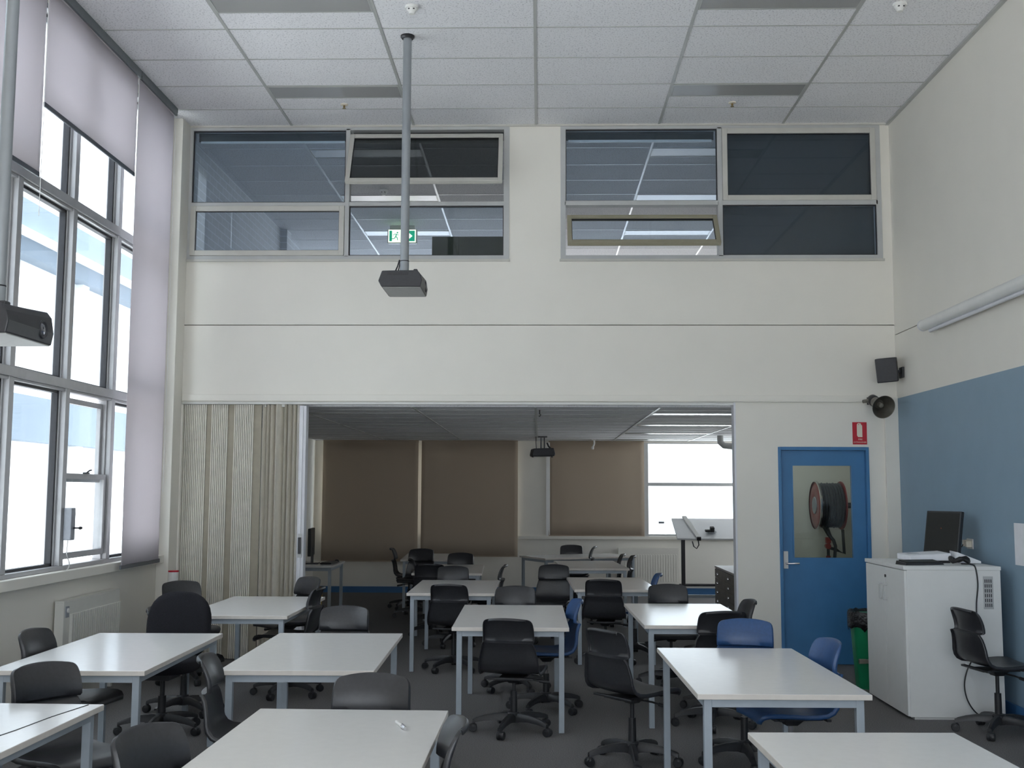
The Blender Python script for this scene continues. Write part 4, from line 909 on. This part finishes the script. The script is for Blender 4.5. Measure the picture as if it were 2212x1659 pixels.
for r_ in range(6):
    for c_ in range(4): g.box(.565 + c_ * .014, -.0045, .79 + r_ * .034, .571 + c_ * .014, -.003, .814 + r_ * .034)
obj('slots', g, 'steel_dark', vg)
t = thing('monitor', 'black flat monitor standing on the white cabinet', 'monitor', (3.15, 8.73, CH), -66)
dsp = obj('display', bx(-.18, -.016, -.165, .18, .016, .165), 'plastic', t, bevel=0.004); dsp.location = (0, 0, .215); dsp.rotation_euler = (R(-9), 0, 0)
obj('screen', bx(-.165, -.0175, -.145, .165, -.0158, .15), 'screen', dsp)
obj('power_light', MB().cbox((-.01, -.018, .03), (.006, .002, .006)), 'orange', dsp)
obj('stand', MB().box(-.03, .0, .012, .03, .03, .2).lathe([(.08, 0), (.08, .008), (.03, .016)]), 'plastic', t)
t = thing('keyboard', 'black keyboard lying on the left of the white cabinet top', 'keyboard', (2.775, 8.19, CH), 14)
obj('body', MB().loft([[(-.155, -.07, 0), (.155, -.07, 0), (.155, .07, 0), (-.155, .07, 0)], [(-.15, -.065, .014), (.15, -.065, .014), (.15, .065, .028), (-.15, .065, .028)]]), 'plastic', t, bevel=0.003)
obj('keys', MB().loft([[(-.14, -.05, .014), (.14, -.05, .014), (.14, .05, .026), (-.14, .05, .026)], [(-.138, -.048, .022), (.138, -.048, .022), (.138, .048, .034), (-.138, .048, .034)]]), 'screen', t)
t = thing('player_box', 'flat white disc player on the white cabinet under the monitor', 'player', (2.95, 8.48, CH), 4)
obj('case', MB().loft([[(-.20, -.12, .018), (.12, -.12, .018), (.12, .13, .018), (-.20, .13, .018)], [(-.20, -.115, .058), (.12, -.10, .072), (.12, .13, .08), (-.20, .13, .062)]]), 'paper', t, bevel=0.006)
obj('base', bx(-.14, -.11, 0, .11, .12, .018), 'plastic', t, bevel=0.004)
obj('panel', MB().box(-.16, .0, .060, -.08, .05, .068), 'grey_box', t)
tag(obj('cable_coil', MB().tube([(3.075 + .062 * math.cos(a), 8.225 + .05 * math.sin(a), CH + .035 + .012 * math.sin(a * 3)) for a in [i * .45 for i in range(30)]], .016, 8), 'cable', smooth=50), 'black cable coil beside the white player on the cabinet', 'cable')
t = thing('paper_stack', 'slanted white document tray at the right of the cabinet top', 'papers', (3.20, 8.42, CH), -8)
obj('sheets', MB().loft([[(-.09, -.13, .004), (.075, -.13, .004), (.075, .13, .004), (-.09, .13, .004)], [(-.09, -.13, .085), (.075, -.13, .02), (.075, .13, .02), (-.09, .13, .085)]]), 'paper', t, bevel=0.003)
t = thing('power_plug', 'small cream power plug pair on the blue wall behind the monitor', 'plug', (XR, 8.80, 1.20))
obj('socket', bx(-.008, -.06, -.04, 0, .06, .04), 'white', t, bevel=0.002)
obj('plug', MB().box(-.05, -.045, -.025, -.008, -.01, .025).box(-.05, .012, -.02, -.008, .045, .03), 'sign_white', t, bevel=0.004)
tag(obj('black_wire', MB().tube(cr([(3.17, 8.775, CH + .16), (3.24, 8.80, CH + .165), (3.29, 8.82, CH + .15), (3.315, 8.825, CH + .10), (3.335, 8.825, CH + .12)]), .004, 6), 'cable'), 'thin black cord from the monitor to the wall plug', 'cable')
# cable hanging over the near side of the cabinet, on to an orange plug
tag(obj('hanging_cable', MB().tube(cr([(3.05, 8.12, CH + .012), (3.09, 8.05, CH + .012), (3.105, 8.005, CH - .01), (3.115, 7.998, .95), (3.10, 7.995, .82), (3.095, 7.99, .70), (3.10, 7.99, .60), (3.06, 7.985, .45), (3.01, 7.98, .35), (2.985, 7.97, .25), (3.0, 7.96, .15), (3.05, 7.95, .07), (3.12, 7.94, .035), (3.19, 7.93, .03)]), .0048, 8), 'cable', smooth=60), 'black cable hanging down the side of the white cabinet', 'cable')
t = thing('orange_plug', 'orange plug on the floor by the white cabinet', 'plug', (3.225, 7.93, 0), 5)
obj('body', MB().box(-.035, -.022, .006, .035, .022, .05), 'orange', t, bevel=0.008); obj('sleeve', MB().cyl((.035, 0, .028), (.07, 0, .028), .012), 'sign_white', t, smooth=40)
# bin
t = thing('waste_bin', 'green plastic bin with black liner beside the white cabinet', 'bin', (2.76, 9.33, 0))
g = MB(); n = 40; rings = []
for z, s_ in ((0, .135), (.02, .142), (.55, .178), (.60, .18)):
    rings.append([(s_ * (1 + .028 * (1 if (k // 2) % 2 else 0)) * math.cos(2 * PI * k / n), s_ * (1 + .028 * (1 if (k // 2) % 2 else 0)) * math.sin(2 * PI * k / n), z) for k in range(n)])
g.loft(rings); obj('body', g, 'green', t, smooth=35)
g = MB(); rings = []
for j, (z, s_) in enumerate(((.485, .197), (.50, .199), (.55, .200), (.60, .202), (.625, .192), (.60, .172), (.52, .165))):
    rings.append([((s_ + random.uniform(-.006, .006)) * math.cos(2 * PI * k / n), (s_ + random.uniform(-.006, .006)) * math.sin(2 * PI * k / n), z + (random.uniform(-.03, .03) if j == 0 else random.uniform(-.006, .006))) for k in range(n)])
g.loft(rings, cap=False); obj('liner', g, 'bag', t, smooth=70, solid=0.002)
obj('pedal', MB().box(-.17, -.19, .22, -.04, -.15, .25).cyl((-.17, -.17, .235), (-.11, -.17, .235), .02), 'wood', t, bevel=0.003)
